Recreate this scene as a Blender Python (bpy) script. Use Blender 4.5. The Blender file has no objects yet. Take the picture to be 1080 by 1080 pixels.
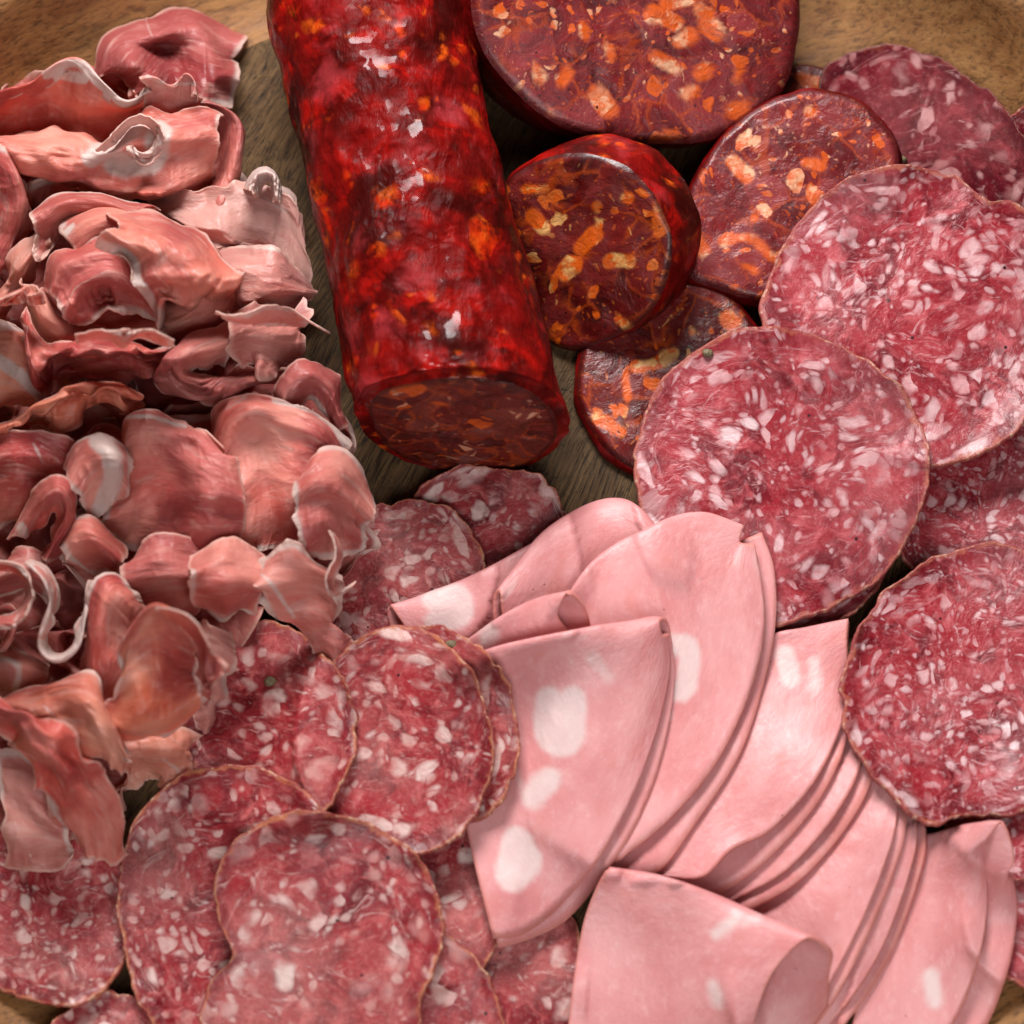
import bpy, math, random
import numpy as np
from mathutils import Vector
RNG = np.random.RandomState(7)
S = 0.028                       # one work unit (100 photo pixels on the tray floor) in metres
scene = bpy.context.scene
col = scene.collection

# ------------------------------------------------------------------ camera model
TILT = math.radians(18.0); DIST = 26.0
CAM = np.array([0, -math.sin(TILT) * DIST, math.cos(TILT) * DIST])
FWD = -CAM / DIST
RIGHT = np.array([1.0, 0, 0]); UPV = np.cross(RIGHT, FWD)
def rays(px, py):
    px = np.asarray(px, float); py = np.asarray(py, float)
    x = (px - 540) / 540 * 5.4 / DIST; y = (540 - py) / 540 * 5.4 / DIST
    return FWD + x[..., None] * RIGHT + y[..., None] * UPV
def at(px, py, z):              # photo position on the level plane of height z
    d = rays(px, py); t = (np.asarray(z) - CAM[2]) / d[..., 2]
    return CAM + d * t[..., None]
def at_plane(px, py, p0, n):
    d = rays(px, py); t = ((p0 - CAM) @ n) / (d @ n)
    return CAM + d * t[..., None]

# ------------------------------------------------------------------ noise
_perm = RNG.permutation(4096)
_vals = RNG.rand(4096) * 2 - 1
def vnoise(p):
    p = np.asarray(p, float); i = np.floor(p).astype(int); f = p - i; f = f * f * (3 - 2 * f)
    def h(a, b, c): return _vals[_perm[(_perm[(_perm[a & 4095] + b) & 4095] + c) & 4095]]
    r = 0
    for a in (0, 1):
        for b in (0, 1):
            for c in (0, 1):
                w = (f[..., 0] if a else 1 - f[..., 0]) * (f[..., 1] if b else 1 - f[..., 1]) * (f[..., 2] if c else 1 - f[..., 2])
                r = r + w * h(i[..., 0] + a, i[..., 1] + b, i[..., 2] + c)
    return r
def fbm(p, o=3):
    p = np.asarray(p, float)
    return sum(vnoise(p * 2 ** k + 17.3 * k) * .5 ** k for k in range(o))

# ------------------------------------------------------------------ height field of what already lies on the tray
GN = 560; GX0 = -8.4; GS = 16.8 / GN
H = np.zeros((GN, GN))
def gidx(x): return (np.asarray(x) - GX0) / GS - .5
def sample(A, x, y):
    i = np.clip(gidx(x), 0, GN - 1.001); j = np.clip(gidx(y), 0, GN - 1.001)
    a = i.astype(int); b = j.astype(int); f = i - a; g = j - b
    return A[a, b] * (1 - f) * (1 - g) + A[a + 1, b] * f * (1 - g) + A[a, b + 1] * (1 - f) * g + A[a + 1, b + 1] * f * g
def dil(A, n=1):
    for _ in range(n):
        B = A.copy()
        B[1:] = np.maximum(B[1:], A[:-1]); B[:-1] = np.maximum(B[:-1], A[1:])
        C = B.copy()
        C[:, 1:] = np.maximum(C[:, 1:], B[:, :-1]); C[:, :-1] = np.maximum(C[:, :-1], B[:, 1:])
        A = C
    return A
def box(A, r):
    for ax in (0, 1):
        P = np.pad(A, [(r + 1, r) if k == ax else (0, 0) for k in (0, 1)], mode='edge').cumsum(ax)
        A = (np.take(P, np.arange(2 * r + 1, P.shape[ax]), ax) - np.take(P, np.arange(0, P.shape[ax] - 2 * r - 1), ax)) / (2 * r + 1)
    return A
def blur(A, r): return box(box(A, r), r)
def splat_mask(x, y, n=1):
    M = np.zeros((GN, GN)); a = np.clip(np.round(gidx(x)).astype(int), 0, GN - 1); b = np.clip(np.round(gidx(y)).astype(int), 0, GN - 1)
    M[a, b] = 1
    return dil(M, n)
def drape_field(M, r=5, it=8, gap=.012, strict=True):
    M = dil(M, 2); Hd = dil(H, 1); z = Hd.copy(); Mb = blur(M, r) + 1e-6
    for _ in range(it):
        zb = blur(z * M, r) / Mb
        z = np.where(M > 0, np.maximum(zb, Hd) if strict else zb, 0)
    zb = blur(z * M, 2) / (blur(M, 2) + 1e-6)
    if strict: zb = np.maximum(zb, Hd)
    return np.where(blur(M, 2) > 1e-3, zb, Hd) + gap
def splat(V, n=1):
    global H
    T = np.full((GN, GN), -9.); v = V.reshape(-1, 3)
    a = np.clip(np.round(gidx(v[:, 0])).astype(int), 0, GN - 1); b = np.clip(np.round(gidx(v[:, 1])).astype(int), 0, GN - 1)
    np.maximum.at(T, (a, b), v[:, 2])
    H = np.maximum(H, dil(T, n))

# ------------------------------------------------------------------ splines
def crom(P, n, closed=False, arc=True):
    P = np.asarray(P, float)
    if len(P) == 2: P = np.array([P[0], (P[0] + P[1]) / 2, P[1]])
    Q = np.vstack([P[-1:], P, P[:2]]) if closed else np.vstack([2 * P[:1] - P[1:2], P, 2 * P[-1:] - P[-2:-1]])
    segs = len(P) if closed else len(P) - 1
    t = np.linspace(0, segs, 24 * segs + 1); k = np.minimum(t.astype(int), segs - 1); f = (t - k)[:, None]
    a, b, c, d = Q[k], Q[k + 1], Q[k + 2], Q[k + 3]
    R = .5 * (2 * b + (c - a) * f + (2 * a - 5 * b + 4 * c - d) * f ** 2 + (3 * b - a - 3 * c + d) * f ** 3)
    if arc:
        L = np.r_[0, np.cumsum(np.linalg.norm(np.diff(R[:, :2], axis=0), axis=1) + 1e-9)]
    else:
        L = t
    s = np.linspace(0, L[-1], n + 1)[:-1] if closed else np.linspace(0, L[-1], n)
    return np.stack([np.interp(s, L, R[:, i]) for i in range(R.shape[1])], 1)

# ------------------------------------------------------------------ objects
def mesh(name, V, F, mat, parent=None, attrs=None, smooth=True, origin=None):
    V = np.asarray(V, float).reshape(-1, 3)
    if origin is not None: V = V - origin
    me = bpy.data.meshes.new(name)
    me.from_pydata((V * S).tolist(), [], F if isinstance(F, list) else F.tolist())
    for k, a in (attrs or {}).items():
        a = np.asarray(a, np.float32)
        if a.ndim == 2:
            at_ = me.attributes.new(k, 'FLOAT_VECTOR', 'POINT'); at_.data.foreach_set('vector', a.ravel())
        else:
            at_ = me.attributes.new(k, 'FLOAT', 'POINT'); at_.data.foreach_set('value', a.ravel())
    if smooth: me.polygons.foreach_set('use_smooth', [True] * len(me.polygons))
    me.materials.append(mat); me.update()
    o = bpy.data.objects.new(name, me); col.objects.link(o)
    if parent: o.parent = parent
    return o
def thing(name, label, cat, origin, group=None):
    o = bpy.data.objects.new(name, None); col.objects.link(o)
    o.location = Vector(np.asarray(origin, float) * S); o.empty_display_size = .01
    o['label'] = label; o['category'] = cat
    if group: o['group'] = group
    return o
def gridF(n, m, closed=False):
    i = np.arange(n - 1)[:, None]; j = np.arange(m if closed else m - 1)[None, :]; k = (j + 1) % m
    return np.stack([i * m + j, i * m + k, (i + 1) * m + k, (i + 1) * m + j], -1).reshape(-1, 4)
def solid(o, t, off=0):
    md = o.modifiers.new('thickness', 'SOLIDIFY'); md.thickness = t * S; md.offset = off

# ------------------------------------------------------------------ node helpers
def rgb(r, g, b):
    f = lambda c: (c / 255 / 12.92) if c <= 10 else ((c / 255 + .055) / 1.055) ** 2.4
    return (f(r), f(g), f(b), 1)
class NT:
    def __init__(s, name):
        s.m = bpy.data.materials.new(name); s.m.use_nodes = True; s.t = s.m.node_tree
        s.b = s.t.nodes['Principled BSDF']; s.out = s.t.nodes['Material Output']
    def n(s, typ, **p):
        x = s.t.nodes.new('ShaderNode' + typ)
        for k, v in p.items(): setattr(x, k, v)
        return x
    def put(s, sock, v):
        if isinstance(v, bpy.types.NodeSocket): s.t.links.new(v, sock)
        elif v is not None: sock.default_value = v
    def attr(s, name, vec=False):
        x = s.n('Attribute', attribute_name=name); return x.outputs['Vector' if vec else 'Fac']
    def math(s, op, a, b=None, c=None, clamp=False):
        x = s.n('Math', operation=op, use_clamp=clamp); s.put(x.inputs[0], a); s.put(x.inputs[1], b)
        if c is not None: s.put(x.inputs[2], c)
        return x.outputs[0]
    def vmath(s, op, a, b=None, sc=None):
        x = s.n('VectorMath', operation=op); s.put(x.inputs[0], a); s.put(x.inputs[1], b)
        if sc is not None: s.put(x.inputs['Scale'], sc)
        return x.outputs[0]
    def noise(s, vec, scale, detail=3, rough=.5, dist=0, color=False):
        x = s.n('TexNoise'); s.put(x.inputs['Vector'], vec); s.put(x.inputs['Scale'], scale); s.put(x.inputs['Detail'], detail)
        s.put(x.inputs['Roughness'], rough); s.put(x.inputs['Distortion'], dist)
        return x.outputs['Color' if color else 'Fac']
    def voro(s, vec, scale, feature='F1', rnd=1.):
        x = s.n('TexVoronoi', feature=feature); s.put(x.inputs['Vector'], vec); s.put(x.inputs['Scale'], scale); s.put(x.inputs['Randomness'], rnd)
        return x
    def ss(s, v, a, b, lo=0., hi=1., lin=False):
        x = s.n('MapRange', interpolation_type='LINEAR' if lin else 'SMOOTHSTEP'); s.put(x.inputs[0], v)
        s.put(x.inputs[1], a); s.put(x.inputs[2], b); s.put(x.inputs[3], lo); s.put(x.inputs[4], hi)
        return x.outputs[0]
    def mix(s, f, a, b, mode='MIX'):
        x = s.n('Mix', data_type='RGBA', blend_type=mode); s.put(x.inputs[0], f); s.put(x.inputs[6], a); s.put(x.inputs[7], b)
        return x.outputs[2]
    def sep(s, c):
        return s.n('SeparateXYZ') if False else s._sep(c)
    def _sep(s, c):
        x = s.n('SeparateXYZ'); s.put(x.inputs[0], c); return x.outputs
    def warp(s, vec, scale, amt, detail=2):
        c = s.noise(vec, scale, detail, color=True)
        d = s.vmath('SUBTRACT', c, (.5, .5, .5)); d = s.vmath('SCALE', d, sc=amt)
        return s.vmath('ADD', vec, d)
    def bump(s, h, strength, dist, prev=None):
        x = s.n('Bump'); s.put(x.inputs['Height'], h); s.put(x.inputs['Strength'], strength); s.put(x.inputs['Distance'], dist * S)
        if prev is not None: s.put(x.inputs['Normal'], prev)
        return x.outputs[0]
    def chunks(s, vec, scale, lo, tmax, rough_amt=.25, soft=.06, nscale=None):
        """irregular fat chunks: thresholded cell distance, cell by cell random size"""
        v = s.voro(vec, scale); r = s._sep(v.outputs['Color'])
        t = s.ss(r[0], lo, 1., 0., tmax, lin=True)
        nz = s.noise(vec, nscale or scale * 2.2, 2)
        d = s.math('ADD', v.outputs['Distance'], s.math('MULTIPLY', s.math('SUBTRACT', nz, .5), rough_amt))
        m = s.ss(s.math('SUBTRACT', t, d), -soft, soft)
        return s.math('MULTIPLY', m, s.ss(t, 0.02, 0.1)), r
    def fin(s, colr, rough, normal=None, sss=0., sss_r=(1, .35, .25), sss_s=.1, spec=.5, coat=0., coat_r=.15):
        b = s.b
        s.put(b.inputs['Base Color'], colr); s.put(b.inputs['Roughness'], rough)
        if normal is not None: s.put(b.inputs['Normal'], normal)
        if sss is not None and sss:
            s.put(b.inputs['Subsurface Weight'], sss); b.inputs['Subsurface Radius'].default_value = sss_r; b.inputs['Subsurface Scale'].default_value = sss_s * S
        b.inputs['Specular IOR Level'].default_value = spec
        s.put(b.inputs['Coat Weight'], coat); b.inputs['Coat Roughness'].default_value = coat_r
        return s.m

# ------------------------------------------------------------------ materials
def salami_mat(name, meat_d, meat_m, meat_l, fat_a, fat_b, rim_c, bscale, dens, haze):
    k = NT(name); sc = k.attr('sc', True); pol = k.attr('pol', True); rim = k.attr('rim')
    w = k.warp(k.warp(sc, 1.1, .6), 4.0, .15)
    wp = k.warp(pol, 2.2, .5)
    f1, r1 = k.chunks(w, bscale, 1 - dens, .52, .34, .15)
    f2, r2 = k.chunks(wp, bscale * .95, .72 - dens * .45, .54, .34, .15)
    f3, r3 = k.chunks(w, bscale * 1.9, .42, .50, .32, .17)
    edge = k.ss(rim, .55, .85)
    big = k.math('MAXIMUM', k.math('MULTIPLY', f1, k.math('SUBTRACT', 1., k.math('MULTIPLY', edge, .6))), k.math('MULTIPLY', f2, edge))
    fat = k.math('MAXIMUM', k.math('MULTIPLY', big, .86), k.math('MULTIPLY', f3, .62))
    # stringy pale marbling that follows the stuffing
    strk = k.ss(k.noise(k.vmath('MULTIPLY', wp, (1., 1., 3.)), 3.2, 4, .65, 1.2), .56, .72)
    strc = k.ss(k.noise(k.vmath('MULTIPLY', w, (1., 2.4, 1.)), 3.4, 4, .65, 1.2), .56, .70)
    strk = k.math('ADD', k.math('MULTIPLY', strk, edge), k.math('MULTIPLY', strc, k.math('SUBTRACT', 1., edge)))
    fat = k.math('MAXIMUM', fat, k.math('MULTIPLY', strk, .6))
    fvar = k.noise(sc, 9., 2); fat = k.math('MULTIPLY', fat, k.ss(fvar, .2, .5, .6, 1.))
    # meat
    n1 = k.noise(w, 2.2, 4, .62, .8); n2 = k.noise(w, 6., 3, .6, .5); n3 = k.noise(sc, 22., 2, .6)
    c = k.mix(k.ss(n1, .32, .6), meat_d, meat_m); c = k.mix(k.ss(n2, .45, .75), c, meat_l)
    c = k.mix(k.math('MULTIPLY', k.ss(k.noise(sc, .8, 3, .5), .45, .68), haze), c, fat_a)
    c = k.mix(k.math('MULTIPLY', k.ss(n3, .5, .75), .22), c, fat_a)
    c = k.mix(k.math('MULTIPLY', k.ss(n3, .45, .25), .4), c, meat_d)
    fc = k.mix(r1[1], fat_a, fat_b); fc = k.mix(k.math('MULTIPLY', k.ss(k.noise(sc, 6., 3), .5, .7), .5), fc, meat_l)
    halo = k.math('MULTIPLY', k.ss(rim, .84, .93), .75)
    c = k.mix(k.math('MULTIPLY', halo, .6), c, meat_d)
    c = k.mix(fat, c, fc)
    # air pits
    pv = k.voro(sc, 4.5); ps = k._sep(pv.outputs['Color'])
    pit = k.math('MULTIPLY', k.ss(pv.outputs['Distance'], .10, .05), k.math('GREATER_THAN', ps[0], .8))
    c = k.mix(pit, c, rgb(60, 18, 22))
    rn = k.noise(sc, 10., 3); rr = k.ss(k.math('ADD', rim, k.math('MULTIPLY', k.math('SUBTRACT', rn, .5), .12)), .965, .992)
    c = k.mix(k.math('MULTIPLY', rr, k.ss(k.noise(sc, 3.5, 3), .35, .6, .1, .85)), c, k.mix(k.ss(k.noise(sc, 5., 4), .35, .65), rim_c, k.mix(.5, rim_c, meat_m)))
    nrm = k.bump(k.noise(w, 9., 4, .62), .6, .035)
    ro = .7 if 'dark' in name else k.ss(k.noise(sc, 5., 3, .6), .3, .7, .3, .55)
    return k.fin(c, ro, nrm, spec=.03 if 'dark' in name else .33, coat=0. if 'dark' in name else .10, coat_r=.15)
SAL_A = salami_mat('fine salami meat', rgb(106, 14, 26), rgb(156, 38, 48), rgb(188, 82, 88), rgb(212, 148, 150), rgb(230, 196, 198), rgb(180, 104, 78), 6.0, .72, .16)
SAL_D = salami_mat('dark salami meat', rgb(60, 8, 16), rgb(96, 18, 28), rgb(126, 44, 50), rgb(164, 104, 104), rgb(192, 148, 146), rgb(120, 60, 45), 4.6, .5, .15)  # darker salami copy, upper right shade is put into its colours
SAL_B = salami_mat('coarse salami meat', rgb(106, 16, 26), rgb(158, 44, 50), rgb(190, 88, 88), rgb(212, 156, 148), rgb(232, 204, 196), rgb(196, 124, 80), 4.4, .72, .22)

def rind_mat(name, a, b, cc):
    k = NT(name); sc = k.attr('sc', True); tc = k.n('TexCoord').outputs['Object']
    n1 = k.noise(sc, 4., 4, .65); n2 = k.noise(sc, 14., 3)
    c = k.mix(k.ss(n1, .35, .65), a, b); c = k.mix(k.math('MULTIPLY', k.ss(n2, .5, .7), .7), c, cc)
    nrm = k.bump(k.noise(sc, 22., 4, .6), .8, .03)
    return k.fin(c, .5, nrm)
RIND_A = rind_mat('salami rind', rgb(172, 92, 78), rgb(150, 62, 62), rgb(204, 160, 136))
RIND_D = rind_mat('dark salami rind', rgb(110, 45, 40), rgb(84, 30, 32), rgb(140, 90, 70))  # rind darkened to go with the shade-coloured slice
RIND_B = rind_mat('coarse salami rind', rgb(184, 112, 84), rgb(146, 52, 52), rgb(214, 172, 142))

def chorizo_mat(name, d, m, l, orange, pale, bscale=3.6, tmax=.5, dens=.45):
    k = NT(name); sc = k.attr('sc', True); rim = k.attr('rim'); fa = k.attr('fat')
    w = k.warp(k.warp(sc, 1.4, .5), 6., .12)
    f1, r1 = k.chunks(w, bscale, 1 - dens, tmax, .3, .04)
    f2, r2 = k.chunks(w, bscale * 2., .62, .45, .35, .05)
    f3, r3 = k.chunks(k.warp(sc, 3., .6), bscale * 5., .6, .45, .3, .08)
    # meat pieces: a few cells of different reds with dark seams
    mv = k.voro(w, 2.6); mr = k._sep(mv.outputs['Color'])
    ed = k.voro(w, 2.6, 'DISTANCE_TO_EDGE').outputs['Distance']
    n1 = k.noise(w, 3.2, 5, .65, .6); n2 = k.noise(sc, 20., 4, .65)
    c = k.mix(k.ss(n1, .3, .65), d, m); c = k.mix(k.math('MULTIPLY', k.ss(mr[1], .5, .9), .55), c, l)
    c = k.mix(k.math('MULTIPLY', k.ss(n2, .52, .75), .35), c, l)
    glow = k.math('MULTIPLY', k.ss(ed, .09, .0), k.ss(k.noise(sc, 2.2, 2), .42, .6))
    c = k.mix(k.math('MULTIPLY', glow, .65), c, k.mix(.5, orange, m))
    fat = k.math('MAXIMUM', f1, k.math('MULTIPLY', f2, .9)); fat = k.math('MAXIMUM', fat, k.math('MULTIPLY', f3, .45))
    fat = k.math('MAXIMUM', fat, fa)
    core = k.math('MULTIPLY', k.ss(k.noise(sc, 4.5, 4, .6), .44, .60), k.ss(r1[2], .25, .6))
    fc = k.mix(core, orange, pale); fc = k.mix(k.math('MULTIPLY', k.ss(k.noise(sc, 11., 3), .5, .7), .5), fc, k.mix(.5, orange, m))
    c = k.mix(k.math('MULTIPLY', fat, .93), c, fc)
    c = k.mix(k.math('MULTIPLY', k.ss(rim, .93, .99), .8), c, d)
    pv = k.voro(w, 8.); pit = k.math('MULTIPLY', k.ss(pv.outputs['Distance'], .16, .06), k.math('GREATER_THAN', k._sep(pv.outputs['Color'])[0], .72))
    c = k.mix(pit, c, rgb(36, 8, 8))
    nrm = k.bump(k.noise(w, 7., 4, .62), .55, .05)
    return k.fin(c, k.ss(k.noise(sc, 7., 3), .3, .7, .32, .55), nrm, spec=.4, coat=.2, coat_r=.14)
CH_FACE = chorizo_mat('chorizo cut meat', rgb(78, 12, 16), rgb(122, 28, 30), rgb(148, 56, 58), rgb(206, 84, 22), rgb(228, 170, 132), 4.4, .44, .34)
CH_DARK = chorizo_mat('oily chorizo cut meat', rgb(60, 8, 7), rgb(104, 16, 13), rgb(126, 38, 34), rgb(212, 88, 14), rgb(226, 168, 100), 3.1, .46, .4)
CH_END = chorizo_mat('wet chorizo end meat', rgb(60, 12, 8), rgb(104, 24, 16), rgb(128, 58, 44), rgb(196, 80, 20), rgb(214, 160, 128), 2.4, .5, .45)

def casing_mat(name, dark=False):
    k = NT(name); sc = k.attr('sc', True)
    w = k.warp(k.warp(sc, .9, .7), 4., .16)
    n1 = k.noise(w, 1.3, 4, .6); n2 = k.noise(w, 2.6, 4, .6); n3 = k.noise(sc, 6., 4, .65)
    A = rgb(114, 10, 8); B = rgb(58, 7, 5)
    c = k.mix(k.ss(n1, .36, .6), B, A)
    c = k.mix(k.ss(n2, .5, .72), c, rgb(158, 16, 9))
    c = k.mix(k.math('MULTIPLY', k.ss(k.noise(w, 1.7, 3),   .56, .72), .6), c, rgb(158, 48, 52))
    f1, r1 = k.chunks(w, 2.3, .60, .44, .5, .18); f2, _ = k.chunks(w, 4.6, .68, .45, .45, .2)
    o = k.math('MULTIPLY', k.math('MAXIMUM', f1, f2), k.ss(n3, .3, .6))
    if not dark: c = k.mix(k.math('MULTIPLY', o, .75), c, k.mix(k.ss(k.noise(w, 3.5, 2), .4, .6), rgb(214, 50, 8), rgb(232, 100, 24)))
    c = k.mix(k.math('MULTIPLY', k.ss(n3, .5, .3), .5), c, rgb(56, 6, 6))
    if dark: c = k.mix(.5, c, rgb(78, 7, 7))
    st = k.vmath('MULTIPLY', w, (1., .35, 1.))
    wr = k.noise(k.vmath('MULTIPLY', k.warp(sc, 2., .3), (3.2, 1., 3.2)), 3., 3, .6)           # fine wrinkles along the casing
    nrm = k.bump(k.math('ADD', k.noise(sc, 3.0, 2, .5, .6), k.math('MULTIPLY', wr, .45)), .5, .12)
    return k.fin(c, k.ss(n3, .3, .7, .34, .55), nrm, spec=.06, coat=k.ss(k.noise(sc, 1.8, 3, .6), .42, .62, .0, .38), coat_r=.06)
CASING = casing_mat('chorizo casing'); CASING_D = casing_mat('dark chorizo casing', True)

def mortadella_mat():
    k = NT('mortadella'); sc = k.attr('sc', True); fa = k.attr('fat'); rim = k.attr('rim')
    c = k.mix(k.ss(k.noise(sc, 1.6, 4, .55), .3, .7), rgb(214, 134, 134), rgb(228, 158, 157))
    c = k.mix(k.math('MULTIPLY', k.ss(k.noise(sc, 7., 4, .6), .5, .75), .35), c, rgb(238, 186, 184))
    c = k.mix(k.math('MULTIPLY', k.ss(k.noise(sc, 30., 3, .6), .55, .8), .30), c, rgb(242, 200, 198))
    c = k.mix(k.math('MULTIPLY', k.ss(k.noise(sc, 2.8, 2), .58, .75), .35), c, rgb(214, 122, 112))
    pv = k.voro(sc, 6.); pit = k.math('MULTIPLY', k.ss(pv.outputs['Distance'], .085, .03), k.math('GREATER_THAN', k._sep(pv.outputs['Color'])[0], .78))
    c = k.mix(k.math('MULTIPLY', pit, .75), c, rgb(140, 66, 62))
    fl, _ = k.chunks(k.warp(sc, 2., .3), 1.7, .66, .26, .3, .07)
    fe = k.math('ADD', fa, k.math('MULTIPLY', k.math('SUBTRACT', k.noise(sc, 7., 4, .6), .5), .35))
    fm = k.math('MAXIMUM', k.ss(fe, .22, .78), k.math('MULTIPLY', fl, .5)); c = k.mix(k.math('MULTIPLY', fm, .82), c, k.mix(k.noise(sc, 9., 3), rgb(222, 190, 186), rgb(236, 216, 212)))
    c = k.mix(k.math('MULTIPLY', k.ss(rim, .95, .995), .5), c, rgb(216, 126, 108))
    nrm = k.bump(k.math('SUBTRACT', k.noise(sc, 12., 4, .65), pit), .5, .02)
    return k.fin(c, k.ss(k.noise(sc, 4., 3), .3, .7, .34, .5), nrm, spec=.35, coat=.06, coat_r=.2)
MORT = mortadella_mat()

def prosciutto_mat():
    k = NT('prosciutto'); sc = k.attr('sc', True); fa = k.attr('fat'); par = k.attr('par', True); P = k._sep(par); rim = k.attr('rim')
    st = k.vmath('MULTIPLY', k.warp(sc, .8, .5), (1.0, 3.2, 1.))
    n1 = k.noise(sc, 1.1, 4, .55); n2 = k.noise(st, 2.4, 5, .62); n3 = k.noise(st, 7., 4, .6)
    c = k.mix(k.ss(n1, .34, .66), rgb(222, 104, 94), rgb(244, 164, 148))
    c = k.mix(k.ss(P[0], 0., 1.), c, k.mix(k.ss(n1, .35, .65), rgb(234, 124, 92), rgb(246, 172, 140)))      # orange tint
    c = k.mix(P[2], c, k.mix(k.ss(n1, .35, .65), rgb(140, 50, 56), rgb(182, 90, 90)))                          # dark tint, also paints shade into the deep and inner pieces
    c = k.mix(k.math('MULTIPLY', k.ss(k.noise(sc, .75, 4, .55, .4), .44, .62), .8), c, k.mix(k.ss(n1, .35, .65), rgb(166, 58, 62), rgb(204, 96, 94)))
    c = k.mix(k.math('MULTIPLY', k.ss(n2, .52, .75), .5), c, rgb(246, 196, 182))
    c = k.mix(k.math('MULTIPLY', k.ss(n2, .44, .25), .45), c, rgb(192, 68, 64))
    fine = k.ss(k.noise(k.vmath('MULTIPLY', st, (1., 1.8, 1.)), 6., 3, .65, .6), .58, .70)
    c = k.mix(k.math('MULTIPLY', fine, .35), c, rgb(240, 196, 186))
    vein = k.ss(k.noise(k.vmath('MULTIPLY', st, (1., 1.6, 1.)), 1.3, 3, .55, .5), .60, .72)
    c = k.mix(k.math('MULTIPLY', vein, .55), c, rgb(228, 178, 166))
    c = k.mix(k.math('MULTIPLY', P[1], k.ss(n2, .2, .55, .5, 1.)), c, rgb(220, 182, 170))                    # pale, thin
    fe = k.math('ADD', fa, k.math('MULTIPLY', k.math('SUBTRACT', k.noise(sc, 5., 4), .5), .5))
    fm = k.ss(fe, .3, .65); c = k.mix(fm, c, k.mix(k.noise(sc, 6., 3), rgb(220, 192, 182), rgb(236, 220, 212)))
    c = k.mix(k.math('MULTIPLY', k.ss(rim, .93, .99), .7), c, rgb(236, 196, 180))
    nrm = k.bump(k.noise(k.vmath('MULTIPLY', sc, (1., 2.2, 1.)), 5., 5, .65, .4), .55, .06)
    k.fin(c, k.ss(n1, .3, .7, .32, .5), nrm, spec=.35, coat=.12, coat_r=.16)
    tr = k.n('BsdfTranslucent'); k.put(tr.inputs[0], k.mix(.5, c, rgb(255, 130, 105)))
    mx = k.n('MixShader'); k.put(mx.inputs[0], .34)
    k.t.links.new(k.b.outputs[0], mx.inputs[1]); k.t.links.new(tr.outputs[0], mx.inputs[2]); k.t.links.new(mx.outputs[0], k.out.inputs[0])
    return k.m
PROS = prosciutto_mat()

def pepper_mat():
    k = NT('peppercorn'); o = k.n('TexCoord').outputs['Object']
    c = k.mix(k.noise(o, 900., 3), rgb(50, 40, 26), rgb(150, 132, 96))
    return k.fin(c, .55, k.bump(k.noise(o, 1200., 3), .7, .03))
PEPPER = pepper_mat()

def wood_mat(name, a, b, dk, floor):
    k = NT(name); o = k.n('TexCoord').outputs['Object']; o = k.vmath('SCALE', o, sc=1 / S)
    mp = k.n('Mapping'); k.put(mp.inputs[0], o); mp.inputs['Rotation'].default_value = (0, 0, math.radians(28 if floor else -20))
    v = k.warp(mp.outputs[0], .6, .35); st = k.vmath('MULTIPLY', v, (9., .35, 9.) if floor else (.55, 3.2, 3.2))
    n1 = k.noise(st, 1.6, 6, .68); n2 = k.noise(st, 6., 5, .7); n3 = k.noise(v, .7, 4, .6); n4 = k.noise(o, 9., 5, .7)
    c = k.mix(k.ss(n1, .3, .68), a, b); c = k.mix(k.math('MULTIPLY', k.ss(n2, .52, .36), .95 if floor else .6), c, dk)
    c = k.mix(k.math('MULTIPLY', k.ss(n3, .5, .75), .6), c, dk); c = k.mix(k.math('MULTIPLY', k.ss(n4, .5, .3), .45 if floor else .3), c, dk)
    ck = k.voro(k.vmath('MULTIPLY', k.warp(o, 2., .5), (1., 2., 1.)), 2.2, 'DISTANCE_TO_EDGE').outputs['Distance']
    cr = k.math('MULTIPLY', k.ss(ck, .03, .0), k.ss(k.noise(o, 1.2, 2), .46, .6))
    c = k.mix(k.math('MULTIPLY', cr, .15), c, dk)
    h = k.math('SUBTRACT', k.math('ADD', n2, k.math('MULTIPLY', n1, .8)), k.math('MULTIPLY', cr, .15))
    return k.fin(c, k.ss(n1, .3, .7, .5, .72), k.bump(h, .9 if floor else .3, .05), spec=.4)
W_FLOOR = wood_mat('weathered tray floor', rgb(94, 66, 40), rgb(128, 97, 62), rgb(28, 19, 13), True)
W_RIM = wood_mat('oiled tray rim', rgb(132, 84, 44), rgb(162, 114, 66), rgb(64, 36, 18), False)
W_TABLE = wood_mat('dark table', rgb(60, 46, 36), rgb(80, 62, 48), rgb(26, 20, 16), True)

# ------------------------------------------------------------------ wooden tray on a table
def lathe(prof, nt, cx, cy, wob=0.):
    th = np.linspace(0, 2 * np.pi, nt, endpoint=False); V = []
    for r, z in prof:
        rr = r * (1 + wob * np.sin(3 * th + 1) + wob * .6 * np.sin(5 * th))
        V.append(np.stack([cx + rr * np.cos(th), cy + rr * np.sin(th), np.full(nt, z)], 1))
    return np.array(V), gridF(len(prof), nt, True)
TC = at(540, 560, 0.)
tray = thing('wooden_tray', 'round wooden serving tray with raised worn rim, under all the meats', 'tray', (TC[0], TC[1], -.5))
og = np.array([TC[0], TC[1], -.5])
V, F = lathe([(0.01, 0), (2, 0), (4, 0), (6.28, 0), (6.4, .02)], 160, TC[0], TC[1], .006)
mesh('tray_floor', V, F, W_FLOOR, tray, origin=og)
pr = [(6.36, .0)] + [(6.4 + 1.35 * math.sin(a), .012 + 1.5 * (1 - math.cos(a))) for a in np.linspace(0, 1.35, 12)] + [(7.85, 1.32), (8.1, 1.36), (8.3, 1.28), (8.34, 1.1), (8.0, .2), (7.6, -.42), (7.4, -.5), (.01, -.5)]
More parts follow.
